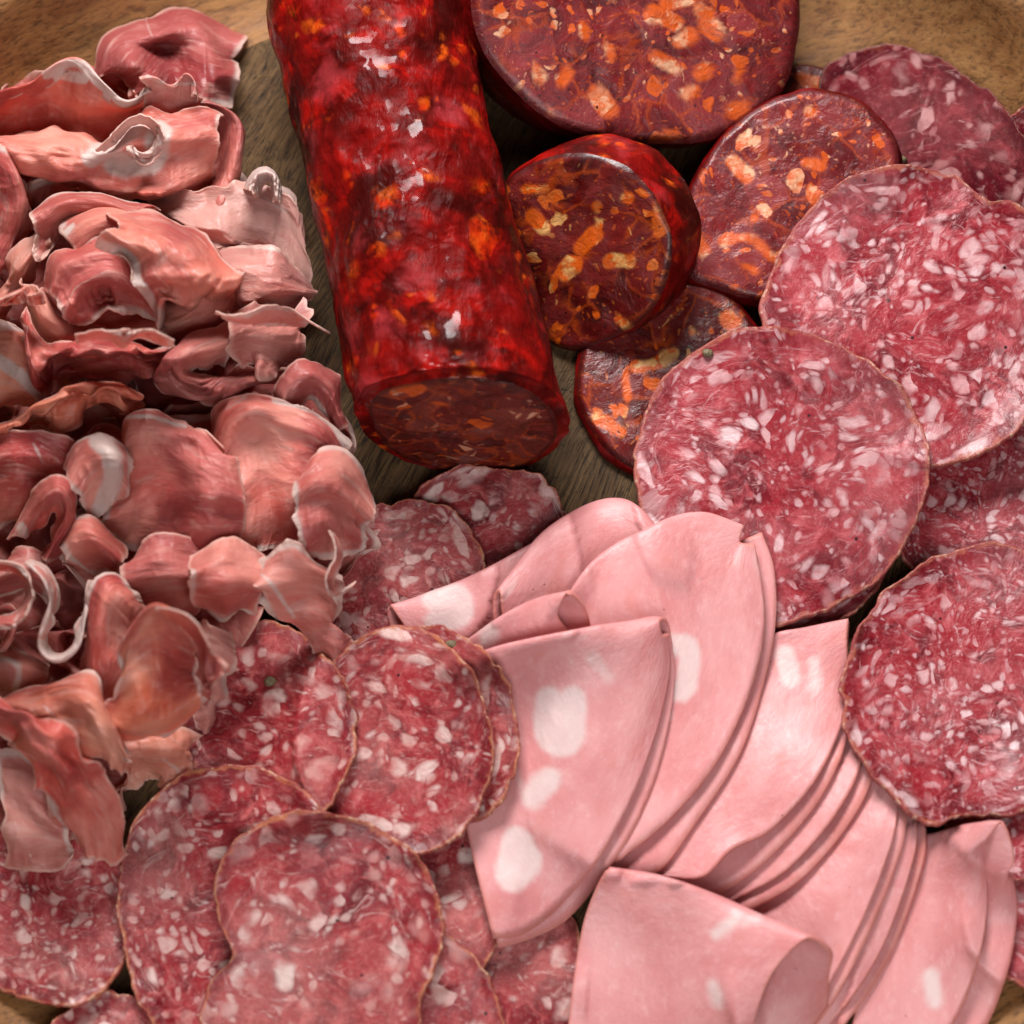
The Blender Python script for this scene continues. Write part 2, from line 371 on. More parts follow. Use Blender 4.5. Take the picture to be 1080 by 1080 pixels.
V, F = lathe(pr, 200, TC[0], TC[1], .006); mesh('rim', V, F, W_RIM, tray, origin=og)
tp = mesh('table', [(-40, -40, -.51), (40, -40, -.51), (40, 40, -.51), (-40, 40, -.51)], [[0, 1, 2, 3]], W_TABLE); tp['kind'] = 'structure'
gx = GX0 + (np.arange(GN) + .5) * GS; GXX, GYY = np.meshgrid(gx, gx, indexing='ij'); rr = np.hypot(GXX - TC[0], GYY - TC[1])
aa = np.arcsin(np.clip((rr - 6.4) / 1.35, 0, .975)); H = np.maximum(H, np.where(rr > 6.4, .012 + 1.5 * (1 - np.cos(aa)), 0))

# ------------------------------------------------------------------ round slices
def circ(cx, cy, rx, ry=None, rot=0, wob=.05, n=13):
    ry = ry or rx; th = np.linspace(0, 2 * np.pi, n, endpoint=False)
    w = 1 + wob * (RNG.rand(n) * 2 - 1)
    x = rx * np.cos(th) * w; y = ry * np.sin(th) * w; c, s = math.cos(rot), math.sin(rot)
    return [(cx + a * c - b * s, cy + a * s + b * c) for a, b in zip(x, y)]
def pips(parent, pts, V, px, og, r=.065):
    for qx, qy in pts:
        i = np.argmin((px[:, 0] - qx) ** 2 + (px[:, 1] - qy) ** 2); c = V[i]
        th = np.linspace(0, 2 * np.pi, 14, endpoint=False); ph = np.linspace(.05, np.pi - .05, 9)
        p = np.array([[(math.sin(a) * math.cos(b), math.sin(a) * math.sin(b), math.cos(a)) for b in th] for a in ph])
        p = p * (r * .85 * (1 + .18 * vnoise(p * 2.2 + qx)))[..., None] * np.array([1.15, .9, .75])
        mesh('peppercorn', (p + c + [0, 0, .02]).reshape(-1, 3), gridF(9, 14, True), PEPPER, parent, origin=og)
def salami(label, pts, mat, rind, thick=.085, wav=.05, lift=None, pepper=(), group='salami slices laid on the tray', stiff=9, name='salami_slice', curl=.05, iters=14):
    global H
    seed = RNG.rand() * 50
    nt, nr = 200, 36
    P = crom(pts, nt, True); c = P.mean(0)
    rad = np.linalg.norm(P - c, axis=1); th = np.arctan2(P[:, 1] - c[1], P[:, 0] - c[0])
    ring = np.stack([np.cos(th), np.sin(th)], 1)
    P = P + ring * (3.0 * fbm(np.c_[ring * 7, np.full(nt, seed)], 3) + 1.1 * vnoise(np.c_[ring * 22, np.full(nt, seed)]))[:, None]
    rho = np.r_[np.linspace(.001, .90, nr - 9), np.linspace(.915, .985, 6), [.990, .995, 1]]
    px = c + rho[:, None, None] * (P - c)[None]
    xy = at(px[..., 0], px[..., 1], float(np.median(sample(H, *at(P[:, 0], P[:, 1], .3).T[:2]))))
    M = splat_mask(xy[..., 0], xy[..., 1], 1)
    D = drape_field(M, stiff, iters)
    tex = np.stack([px[..., 0] / 100, px[..., 1] / 100, np.full(px.shape[:2], seed)], -1)
    wv = wav * fbm(tex * [1.1, 1.1, 1] + 3, 2) * (.3 + rho[:, None] ** 2) + wav * .8
    cz = curl * np.clip((rho[:, None] - .8) / .2, 0, 1) ** 2 * (fbm(np.c_[ring * 2.2, np.full(nt, seed + 9)], 2) * .9 + .25)[None]
    z = np.full(px.shape[:2], .3)
    for _ in range(4):
        xyz = at(px[..., 0], px[..., 1], z)
        z = sample(D, xyz[..., 0], xyz[..., 1]) + thick + np.maximum(wv, 0) + np.maximum(cz, -.02)
        if lift is not None: z = z + lift(px[..., 0], px[..., 1])
    z[0] = z[0].mean()
    top = at(px[..., 0], px[..., 1], z)
    # rounded edge down to the underside
    out = top[-1] - top[-4]; out[:, 2] = 0; out /= np.linalg.norm(out, axis=1)[:, None] + 1e-9
    edge = []
    for a in np.linspace(.25, 1, 5) * np.pi:
        edge.append(top[-1] + out * (.016 * math.sin(a)) + np.array([0, 0, -1]) * (thick * .5 * (1 - math.cos(a))))
    under = top[::-1][:, :] - np.array([0, 0, thick]); under = under[2::6]
    edge = np.array(edge); ri = nr - 3
    og = np.array([*top[0, 0, :2], top[..., 2].min() - thick])
    t = thing(name, label, 'salami', og, group)
    R = np.mean(rad) / 100
    def A(pxx, rh):
        th2 = np.arctan2(pxx[..., 1] - c[1], pxx[..., 0] - c[0]); r2 = np.hypot(pxx[..., 1] - c[1], pxx[..., 0] - c[0]) / 100
        return {'sc': np.stack([(pxx[..., 0] - c[0]) / 100 + seed, (pxx[..., 1] - c[1]) / 100 + seed * 1.7, np.full(r2.shape, seed)], -1).reshape(-1, 3),
                'pol': np.stack([np.cos(th2) * R * .55 + seed, np.sin(th2) * R * .55, r2 * 1.25], -1).reshape(-1, 3),
                'rim': np.broadcast_to(rh, r2.shape).ravel()}
    zoom = .8 + .5 * RNG.rand()
    a = A(px[:ri + 1], rho[:ri + 1, None]); a['sc'] = a['sc'] * zoom; a['pol'] = a['pol'] * zoom; mesh('meat', top[:ri + 1], gridF(ri + 1, nt, True), mat, t, a, origin=og)
    rv = np.concatenate([top[ri:], edge, under]); rp = np.concatenate([px[ri:], np.repeat(px[-1:], 5, 0), px[::-1][2::6]])
    # wrinkled casing: radial ripples around the edge
    a = A(rp, np.ones((len(rp), 1))); mesh('rind', rv, gridF(len(rv), nt, True), rind, t, a, origin=og)
    pips(t, pepper, top.reshape(-1, 3), px.reshape(-1, 2), og)
    splat(top[::1], 1)
    return t

# ------------------------------------------------------------------ lofted sheets (folded mortadella, ruffled prosciutto)
def crumple(X, sc, ew, amt, floor, iters=110):
    """give the sheet more material than its outline needs and let it buckle into folds"""
    X0 = X.copy(); eps = amt * (.75 + .7 * fbm(sc * [1.1, 1.1, 1] + 11, 2) + .9 * ew)
    eps = np.clip(eps, 0, .8)
    N = np.cross(np.gradient(X, axis=1), np.gradient(X, axis=0)); N /= np.linalg.norm(N, axis=2)[..., None] + 1e-9
    X = X + N * (.04 * vnoise(sc * [2.2, 2.2, 1] + 77) + .012 * vnoise(sc * [5, 5, 1] + 55))[..., None]
    con = []
    for di, dj, w in ((0, 1, 1.), (1, 0, 1.), (1, 1, .4), (1, -1, .4)):
        A = (slice(0, X.shape[0] - di), slice(max(0, -dj), X.shape[1] - max(0, dj)))
        B = (slice(di, None), slice(max(0, dj), X.shape[1] + min(0, dj)))
        con.append((A, B, np.linalg.norm(X0[B] - X0[A], axis=2) * (1 + .5 * (eps[A] + eps[B])), w))
    for it in range(iters):
        D = np.zeros_like(X)
        for A, B, L, w in con:
            d = X[B] - X[A]; l = np.linalg.norm(d, axis=2) + 1e-6
            q = d * ((l - L) / l * .5 * w)[..., None]
            D[A] += q; D[B] -= q
        X = X + D * .42
        for ax in (0, 1):
            P = np.pad(X, [(2, 2) if k == ax else (0, 0) for k in range(3)], mode='reflect', reflect_type='odd')
            n = X.shape[ax]; g = lambda o: np.take(P, np.arange(o, o + n), ax)
            X = X - .035 * (g(0) - 4 * g(1) + 6 * g(2) - 4 * g(3) + g(4))
        X = X + (.030 * (1 - .6 * ew))[..., None] * (X0 - X)
        X[..., 2] = np.maximum(X[..., 2], floor)
    return X
def loft(name, label, cat, rails, mat, part='sheet', thick=.05, nu=96, nv=56, group=None, fats=(), noise=.03, wrinkle=.0, frill=.0, ragged=0., par=(0, 0, 0), r=5, it=5, strict=False, gap=.03, base=None, splat_n=2, fat_edges=None, buckle=0., crease=.10):
    seed = RNG.rand() * 60
    if buckle: nu, nv = 110, 66
    R = np.array([crom(q, nu) for q in rails])                                 # (k, nu, 3)
    G = np.stack([crom(R[:, j], nv, arc=False) for j in range(nu)], 1)         # (nv, nu, 3)
    u = np.linspace(0, 1, nu)[None, :].repeat(nv, 0); v = np.linspace(0, 1, nv)[:, None].repeat(nu, 1)
    du = np.linalg.norm(np.diff(G[..., :2], axis=1), axis=2).mean() * (nu - 1) / 100
    dv = np.linalg.norm(np.diff(np.c_[G.mean(1)[:, :2] / 100, G.mean(1)[:, 2]], axis=0), axis=1).sum()
    sc = np.stack([u * du + seed, v * dv + seed * 1.3, np.full(u.shape, seed)], -1)
    e = np.minimum(np.minimum(v, 1 - v) * dv, np.minimum(u, 1 - u) * du)       # distance to the sheet's edge
    ew = np.exp(-e / .16)
    px = G[..., :2].copy(); zr = G[..., 2].copy()
    if ragged:
        px += ragged * ew[..., None] * np.stack([fbm(sc * [5, 5, 1], 3), fbm(sc * [5, 5, 1] + 40, 3)], -1)
    if buckle and ragged:
        px += 1.6 * np.exp(-e / .06)[..., None] * np.stack([fbm(sc * [13, 13, 1] + 15, 2), fbm(sc * [13, 13, 1] + 45, 2)], -1)
    if frill:
        zr += frill * ew * fbm(sc * [2.6, 2.6, 1] + 9, 2); px += frill * 40 * ew[..., None] * np.stack([vnoise(sc * [3.1, 3.1, 1] + 70), vnoise(sc * [3.1, 3.1, 1] + 90)], -1)
    if noise: zr += noise * fbm(sc * [.9, .9, 1] + 5, 2)
    if wrinkle:
        wr = fbm(sc * [1.0, 3.4, 1] + 21, 3); zr += wrinkle * wr
        if buckle: zr += crease * (.35 - np.abs(fbm(sc * [1.3, 2.4, 1] + 33, 3)) * 1.3) + crease * .45 * (.3 - np.abs(fbm(sc * [5.5, 3., 1] + 63, 2)))
        px += wrinkle * 45 * np.stack([vnoise(sc * [1.6, 2.2, 1] + 31), vnoise(sc * [1.6, 2.2, 1] + 51)], -1)
    xyz = at(px[..., 0], px[..., 1], .4)
    if base is None:
        D = drape_field(splat_mask(xyz[..., 0], xyz[..., 1], 2), r, it, gap, strict)
    else: D = np.full((GN, GN), base)
    z = zr + .3
    for _ in range(4):
        xyz = at(px[..., 0], px[..., 1], z); z = zr + sample(D, xyz[..., 0], xyz[..., 1])
    V = at(px[..., 0], px[..., 1], z)
    if buckle:
        cu = int(np.clip(du / .055, 12, 60)); cv = int(np.clip(dv / .055, 9, 40))
        iu = np.linspace(0, nu - 1, cu); iv = np.linspace(0, nv - 1, cv)
        def tent(n, idx):                                     # linear sampling matrix (len(idx), n)
            W = np.zeros((len(idx), n)); a = np.minimum(idx.astype(int), n - 2); f = idx - a
            W[np.arange(len(idx)), a] = 1 - f; W[np.arange(len(idx)), a + 1] += f; return W
        def cubic(m, n):                                      # Catmull-Rom upsampling matrix (n, m)
            t = np.linspace(0, m - 1, n); a = np.minimum(t.astype(int), m - 2); f = t - a; W = np.zeros((n, m + 2)); r = np.arange(n)
            W[r, a] += .5 * (-f + 2 * f ** 2 - f ** 3); W[r, a + 1] += .5 * (2 - 5 * f ** 2 + 3 * f ** 3)
            W[r, a + 2] += .5 * (f + 4 * f ** 2 - 3 * f ** 3); W[r, a + 3] += .5 * (-f ** 2 + f ** 3)
            Q = W[:, 1:-1].copy(); Q[:, 0] += 2 * W[:, 0]; Q[:, 1] -= W[:, 0]; Q[:, -1] += 2 * W[:, -1]; Q[:, -2] -= W[:, -1]; return Q
        Wu, Wv = tent(nu, iu), tent(nv, iv)
        dn = lambda A: np.einsum('ai,bj,ij...->ab...', Wv, Wu, A, optimize=True)
        Xc = dn(V); fl = dn(sample(D, V[..., 0], V[..., 1]) - .15)
        dX = crumple(Xc, dn(sc), dn(ew), buckle, np.minimum(fl, Xc[..., 2])) - Xc
        V = V + np.einsum('ia,jb,ab...->ij...', cubic(cv, nv), cubic(cu, nu), dX, optimize=True)
    fat = np.zeros(u.shape)
    for f in fats:
        pts, w = np.asarray(f[0], float), f[1]; st = f[2] if len(f) > 2 else 1.
        C = crom(pts, 40) if len(pts) > 1 else pts
        d = np.min(np.hypot(px[..., 0, None] - C[:, 0], px[..., 1, None] - C[:, 1]), -1)
        m = np.clip(.5 - (d - w * .5) / (15. if part == 'sheet' else max(5., w * .9)), 0, 1) * st
        if len(f) > 3: m = m * ((v >= f[3][0]) & (v <= f[3][1]))
        fat = np.maximum(fat, m)
    if buckle:                                                                 # creamy fat rim along stretches of the edge
        fat = np.maximum(fat, np.clip(1.3 * np.exp(-e / .06), 0, 1) * np.clip(.05 + 2.6 * fbm(sc * [.8, .8, 1] + 99, 2), 0, .9))
    og = np.array([V[..., 0].mean(), V[..., 1].mean(), V[..., 2].min()])
    t = thing(name, label, cat, og, group)
    A = lambda s: {'sc': sc[s].reshape(-1, 3), 'fat': fat[s].ravel(), 'rim': np.exp(-e / .9)[s].ravel() if part == 'sheet' else np.exp(-e / .5)[s].ravel(),
                   'par': np.tile(par, (sc[s].shape[0] * sc[s].shape[1], 1))}
    sl = slice(0, nv)
    if fat_edges == 'top': k = int(nv * .9); parts = [(part, slice(0, k + 1)), ('fat_edge', slice(k, nv))]
    elif fat_edges == 'bottom': k = int(nv * .1); parts = [(part, slice(k, nv)), ('fat_edge', slice(0, k + 1))]
    else: parts = [(part, sl)]
    for nm, s in parts:
        n = V[s].shape[0]; o = mesh(nm, V[s], gridF(n, nu), mat, t, A(s), origin=og)
        if buckle:
            sd = o.modifiers.new('smooth', 'SUBSURF'); sd.levels = sd.render_levels = 1
        solid(o, thick)
    splat(V + [0, 0, thick * .5], splat_n)
    return t

# ------------------------------------------------------------------ chorizo slabs standing in a plane
def slab(label, pts, pz, n, thick, fmat, cmat, bulge=.04, fats=(), taper=0., name='chorizo_slice', group='cut pieces of chorizo', cat='chorizo'):
    seed = RNG.rand() * 40
    n = np.array(n, float); n /= np.linalg.norm(n); nt = 180
    P = crom(pts, nt, True); c = P.mean(0); p0 = at(c[0], c[1], pz)
    ring = np.stack([np.cos(np.linspace(0, 2 * np.pi, nt, endpoint=False)), np.sin(np.linspace(0, 2 * np.pi, nt, endpoint=False))], 1)
    P = P + (P - c) * (.010 * fbm(np.c_[ring * 5, np.full(nt, seed)], 3))[:, None]
    nr = 40; rho = np.linspace(.002, 1, nr); px = c + rho[:, None, None] * (P - c)
    X = at_plane(px[..., 0], px[..., 1], p0, n)
    tex = np.stack([px[..., 0] / 100, px[..., 1] / 100, np.full(px.shape[:2], seed)], -1)
    X = X + n * (.02 * fbm(tex * [3, 3, 1], 3))[..., None] * (rho < .97)[:, None, None] - n * (.05 * np.clip((rho - .93) / .07, 0, 1) ** 2)[:, None, None]
    ctr = X[0].mean(0); X[0] = ctr
    side = [X[-1]]
    ns = max(8, int(thick * 14))
    for q in np.linspace(0, 1, ns)[1:]:
        off = X[-1] - ctr
        rip = .012 * fbm(np.c_[ring * 4, np.full(nt, seed + q * thick * 2)], 3)
        s = 1 + bulge * math.sin(min(1, q * 4) * np.pi / 2) + taper * q - (.06 if q > .999 else 0)
        side.append(ctr + off * (s + rip)[:, None] - n * thick * q)
    side = np.array(side)
    bot = np.array([side[-1], ctr + (side[-1] - ctr) * .5 - 0 * n]); bot[1] = side[-1].mean(0) + (side[-1] - side[-1].mean(0)) * .02
    og = np.array([*side[-1].mean(0)[:2], side[..., 2].min()])
    t = thing(name, label, cat, og, group)
    fat = np.zeros(px.shape[:2])
    for f in fats:
        C = np.asarray(f[0], float); C = crom(C, 20) if len(C) > 1 else C
        d = np.min(np.hypot(px[..., 0, None] - C[:, 0], px[..., 1, None] - C[:, 1]), -1) + 3 * fbm(tex * [6, 6, 1], 2)
        fat = np.maximum(fat, np.clip(1 - (d - f[1] * .36) / 2.5, 0, 1))
    sc = np.stack([(px[..., 0] - c[0]) / 100 + seed, (px[..., 1] - c[1]) / 100 + seed * 1.7, np.full(px.shape[:2], seed)], -1)
    mesh('cut_face', X, gridF(nr, nt, True), fmat, t, {'sc': sc.reshape(-1, 3), 'fat': fat.ravel(), 'rim': rho[:, None].repeat(nt, 1).ravel()}, origin=og)
    sv = np.concatenate([side, bot[1:]])
    mesh('casing', sv, gridF(len(sv), nt, True), cmat, t, {'sc': (sv + seed).reshape(-1, 3)}, origin=og)
    splat(X, 2); splat(side, 2)
    return t

# ================================================================== BUILD, from the bottom of the pile upwards
CHG = 'cut pieces of chorizo'
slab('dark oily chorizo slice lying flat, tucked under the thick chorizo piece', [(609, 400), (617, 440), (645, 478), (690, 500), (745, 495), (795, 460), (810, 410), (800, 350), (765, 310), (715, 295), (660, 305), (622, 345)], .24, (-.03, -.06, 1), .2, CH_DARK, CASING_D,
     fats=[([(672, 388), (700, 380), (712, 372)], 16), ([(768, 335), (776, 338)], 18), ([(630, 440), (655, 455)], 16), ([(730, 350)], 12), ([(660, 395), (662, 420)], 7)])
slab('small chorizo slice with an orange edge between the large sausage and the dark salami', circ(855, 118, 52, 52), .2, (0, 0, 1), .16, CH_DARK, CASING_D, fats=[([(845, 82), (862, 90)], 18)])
SG = 'fine salami slices fanned on the right'
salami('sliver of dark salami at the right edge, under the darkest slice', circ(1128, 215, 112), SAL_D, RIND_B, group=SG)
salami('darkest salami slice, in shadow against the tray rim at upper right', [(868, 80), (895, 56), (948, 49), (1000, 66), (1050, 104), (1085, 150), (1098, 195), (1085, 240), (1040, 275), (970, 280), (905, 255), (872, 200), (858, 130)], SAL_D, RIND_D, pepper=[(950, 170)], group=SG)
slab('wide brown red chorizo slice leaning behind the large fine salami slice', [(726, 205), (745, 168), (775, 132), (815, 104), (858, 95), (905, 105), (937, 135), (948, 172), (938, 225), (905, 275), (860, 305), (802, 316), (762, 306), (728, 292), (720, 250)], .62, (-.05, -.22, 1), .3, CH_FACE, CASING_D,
     fats=[([(775, 172), (788, 185)], 20), ([(855, 118)], 16), ([(762, 255), (790, 252), (815, 272)], 13), ([(796, 230)], 10), ([(735, 255), (742, 265)], 16), ([(820, 272), (832, 268)], 16), ([(850, 172), (865, 176)], 14), ([(785, 280), (795, 285)], 11)])
slab('large chorizo end standing upright with its broad speckled cut face up', [(497, 0), (508, 50), (538, 92), (582, 127), (632, 148), (690, 152), (742, 149), (792, 130), (827, 94), (841, 48), (844, 0), (836, -70), (800, -135), (735, -175), (665, -185), (595, -170), (535, -125), (503, -65)], 1.45, (.18, -.45, .9), 1.35, CH_FACE, CASING_D, .03, name='chorizo_end',
     fats=[([(718, 42), (728, 36)], 22), ([(740, 12), (748, 14)], 14), ([(745, 25), (756, 35)], 22), ([(740, 78), (745, 74)], 20), ([(690, 15), (712, 25)], 24), ([(630, 100), (640, 112)], 28), ([(640, 50), (645, 60)], 12), ([(775, 118), (785, 114)], 20), ([(615, 28), (617, 38)], 10), ([(565, 72), (570, 82)], 10), ([(704, 142), (710, 143)], 14), ([(580, 118)], 12), ([(725, 100), (732, 96)], 16), ([(690, 60), (712, 70)], 14), ([(780, 70), (776, 85)], 8), ([(600, 75), (592, 86)], 9), ([(705, 2), (725, -4)], 22)])
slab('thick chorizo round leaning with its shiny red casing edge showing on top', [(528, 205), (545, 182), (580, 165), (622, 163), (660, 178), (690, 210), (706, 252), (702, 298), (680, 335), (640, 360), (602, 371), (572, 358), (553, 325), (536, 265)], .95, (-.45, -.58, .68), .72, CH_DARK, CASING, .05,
     fats=[([(596, 285), (604, 278)], 26), ([(612, 262), (625, 248)], 22), ([(645, 275), (665, 273)], 18), ([(661, 208)], 16), ([(630, 218)], 11), ([(555, 200), (575, 200)], 8), ([(652, 335), (660, 345)], 10), ([(560, 228), (575, 240)], 14), ([(690, 215), (697, 240)], 8)])

# the long chorizo
def chorizo_log():
    seed = 3.3; R = 1.06
    a = at(368, -48, R); b = at(490, 447, R); b[2] = a[2] = R + .02
    ax = (b - a); L = np.linalg.norm(ax); ax /= L; sx = np.cross(ax, [0, 0, 1]); sx /= np.linalg.norm(sx); up = np.cross(sx, ax)
    nt, ns = 220, 200; th = np.linspace(0, 2 * np.pi, nt, endpoint=False)
    t = np.linspace(0, 1, ns); cut = np.array([-.03, -.975, .2]); cut /= np.linalg.norm(cut)
    V = []
    for q in t:
        s = q * L
        e = math.sqrt(max(0, 1 - max(0, (.75 - s) / .75) ** 2)) if s < .75 else 1
        rad = R * (.03 + .97 * e) * (1 + .018 * math.sin(q * 7 + 1) + .012 * math.sin(q * 15)) * (1 - .02 * q)
        if L - s < .16: rad *= 1 - .10 * (1 - math.sqrt(1 - (1 - (L - s) / .16) ** 2))
        d = np.cos(th)[:, None] * sx + np.sin(th)[:, None] * up
        p = a + ax * s + d * rad
        V.append(p + d * (.055 * e * fbm(p * [1.6, 1.2, 1.6] + seed, 2) + .022 * e * fbm(p * [5, 3.2, 5] + seed, 3))[:, None])
    V = np.array(V); cen = a + ax * L
    # slanted cut: slide the last rings along the axis onto the cut plane
    for i in range(ns):
        w = max(0, (t[i] - .75) / .25) ** 1.3
        off = ((cen - V[i]) @ cut) / (ax @ cut); tgt = V[i] + off[:, None] * ax
        V[i] = V[i] * (1 - w) + tgt * w
    base = V[-1].copy(); mid = base.mean(0)
    cap = [base + (mid - base) * .035 + cut * .035, base + (mid - base) * .08 + cut * .05]
    og = np.array([*V.reshape(-1, 3).mean(0)[:2], 0.])
    th_ = thing('chorizo_sausage', 'long glossy red whole chorizo with one cut end, lying across the wooden floor', 'chorizo', og, CHG)
    CV = np.concatenate([V, np.array(cap[:1])])
    mesh('casing', CV, gridF(len(CV), nt, True), CASING, th_, {'sc': (CV * [1, 1, 1] + seed).reshape(-1, 3)}, origin=og)
    rho = np.linspace(1, .002, 36); inn = cap[0]
    F = mid + cut * .0 + rho[:, None, None] * (inn - mid) + cut * (.04 * (1 - rho ** 4))[:, None, None]
    F = F + cut * (.045 * fbm(F * 3, 3))[..., None] * (rho < .97)[:, None, None]
    mesh('cut_face', F, gridF(36, nt, True), CH_END, th_, {'sc': (F * [1, 1, 1.3] + 4).reshape(-1, 3), 'rim': rho[:, None].repeat(nt, 1).ravel(), 'fat': np.zeros(36 * nt)}, origin=og)
    splat(V, 2)
chorizo_log()

# ---- fine salami on the right
SG = 'fine salami slices fanned on the right'
salami('fine salami slice half hidden on the right between the three largest salami slices', circ(1068, 545, 118, 112), SAL_A, RIND_A, group=SG)
salami('fine salami slice mostly hidden under the peppercorn salami slice', circ(838, 565, 108, 98), SAL_A, RIND_A, group=SG)
salami('pale salami slice at the right edge beside the rightmost folded mortadella', circ(1118, 955, 100, 96), SAL_A, RIND_A, group=SG)
salami('salami slice peeping out below the lowest large slice on the right', circ(1075, 850, 80, 76), SAL_A, RIND_A, group=SG)
salami('largest fine salami slice with a glossy sheen, upper right of the pile', [(802, 330), (814, 288), (838, 244), (868, 206), (908, 184), (958, 176), (1004, 185), (1038, 208), (1078, 216), (1112, 262), (1122, 340), (1100, 415), (1058, 464), (1012, 486), (960, 486), (890, 450), (830, 395)], SAL_A, RIND_A, group=SG, wav=.10, stiff=16, iters=34)
salami('fine salami slice with a dark peppercorn on its top edge', [(671, 475), (686, 424), (716, 384), (755, 356), (800, 345), (850, 351), (902, 373), (945, 404), (968, 440), (979, 482), (975, 524), (958, 568), (930, 605), (892, 632), (852, 650), (812, 656), (752, 642), (702, 598), (676, 535)], SAL_A, RIND_A, pepper=[(749, 373)], group=SG, wav=.08)

# ---- coarse salami lower left
LG = 'coarse salami slices fanned at lower left'
salami('shadowed salami slice on the board just below the cut end of the long chorizo', circ(515, 570, 92, 80), SAL_B, RIND_B, group=LG)
salami('shadowed salami slice between the prosciutto and the mortadella', circ(425, 610, 92, 84), SAL_B, RIND_B, group=LG)
salami('salami sliver at the bottom left corner under the leftmost slice', circ(112, 1128, 78), SAL_B, RIND_B, group=LG)
salami('leftmost coarse salami slice, half under the hanging prosciutto', [(-60, 940), (-40, 890), (0, 860), (60, 850), (110, 870), (138, 915), (142, 965), (130, 1012), (108, 1046), (75, 1060), (30, 1055), (-15, 1030), (-48, 990)], SAL_B, RIND_B, group=LG)
salami('coarse salami slice at bottom centre beside the rolled mortadella', [(612, 1005), (602, 968), (570, 945), (520, 950), (470, 985), (455, 1050), (470, 1110), (530, 1135), (585, 1120), (604, 1075)], SAL_B, RIND_B, group=LG)

# ---- mortadella
MG = 'folded mortadella slices fanned over one another'
def mort(label, rails, **k):
    k.setdefault('r', 6); k.setdefault('it', 6); k.setdefault('noise', .03); k.setdefault('gap', .014); k.setdefault('strict', True)
    return loft('mortadella_slice', label, 'mortadella', rails, MORT, thick=.046, group=MG, **k)
mort('flat back slice of mortadella with a white fat square near its left corner', [
    [(420, 690, 0), (470, 720, 0), (560, 720, 0), (610, 690, 0)],
    [(409, 647, .05), (470, 660, .06), (550, 650, .06), (610, 640, .06)],
    [(412, 642, .10), (450, 628, .14), (505, 606, .16), (590, 560, .16)],
    [(415, 643, .16), (460, 640, .2), (520, 630, .2), (600, 600, .2)],
    [(440, 680, .12), (490, 690, .14), (550, 690, .14), (605, 650, .14)]], fats=[([(458, 634), (484, 630), (486, 650), (460, 655)], 24, 1)])
mort('upper back slice of mortadella with a small white fleck, behind the little roll', [
    [(525, 700, 0), (600, 710, 0), (690, 690, 0), (716, 650, 0)],
    [(520, 640, .04), (580, 575, .04), (660, 545, .04), (718, 600, .04)],
    [(527, 625, .14), (585, 560, .16), (655, 535, .16), (716, 585, .12)],
    [(530, 650, .16), (590, 600, .2), (660, 575, .2), (712, 610, .14)],
    [(540, 690, .1), (600, 690, .1), (660, 690, .1), (702, 660, .08)]], fats=[([(638, 634), (648, 624)], 18, .9)])
def fan_edge(label, outer, fold, dz=0, **k):
    o = np.array(outer, float); f = np.array(fold, float)
    o = crom(o, 9); f = crom(f, 9)
    rl = lambda w, z, sh=0: [(a[0] * (1 - w) + b[0] * w + sh, a[1] * (1 - w) + b[1] * w + sh, z + dz) for a, b in zip(f, o)]
    lower = k.pop('lower', 14)
    return mort(label, [[(p[0] + lower * .75, p[1] + lower * .7, 0 + dz) for p in o], rl(.35, .02), [(p[0], p[1], .11 + dz) for p in f], rl(.3, .2), rl(.7, .17), rl(1., .09)], **k)
mort('rightmost folded mortadella with a rolled open corner at top right', [
    [(905, 1120, 0), (990, 1110, 0), (1035, 1090, 0), (1064, 1020, 0), (1072, 960, .05), (1066, 922, .1)],
    [(905, 1060, .04), (960, 1020, .04), (1000, 990, .05), (1035, 960, .1), (1052, 940, .2), (1062, 921, .3)],
    [(915, 1000, .08), (955, 930, .08), (990, 900, .1), (1020, 890, .2), (1045, 900, .4), (1070, 905, .42)],
    [(935, 940, .18), (965, 890, .2), (990, 880, .26), (1020, 872, .42), (1042, 868, .55), (1058, 868, .58)],
    [(920, 1010, .22), (955, 950, .26), (985, 920, .32), (1010, 905, .42), (1025, 895, .48), (1040, 885, .52)],
    [(900, 1075, .2), (945, 1040, .24), (985, 1000, .28), (1010, 960, .32), (1028, 925, .36), (1036, 880, .42)],
    [(895, 1120, .12), (965, 1120, .14), (1005, 1080, .15), (1030, 1020, .16), (1040, 960, .2), (1036, 900, .34)]],
    fats=[([(983, 1030), (985, 1055)], 20, .85)])
fan_edge('narrow mortadella fan of close parallel folds, left of the rightmost folded slice', [(835, 1120), (880, 1075), (925, 1010), (955, 935), (968, 880), (965, 850)], [(820, 1060), (840, 1000), (865, 940), (890, 890), (915, 855), (940, 835)], lower=12)
fan_edge('upper leaf of the narrow mortadella fan, just above its close parallel folds', [(800, 1110), (850, 1075), (898, 995), (930, 920), (946, 865), (946, 830)], [(765, 1040), (785, 985), (808, 930), (838, 880), (872, 840), (912, 812)], lower=13)
fan_edge('inner mortadella fold showing two pale layers below the wavy slice', [(700, 985), (762, 955), (820, 925), (872, 872), (905, 815), (912, 770), (905, 725)], [(700, 930), (730, 860), (770, 790), (800, 740), (830, 700), (860, 685), (885, 680)], lower=17)
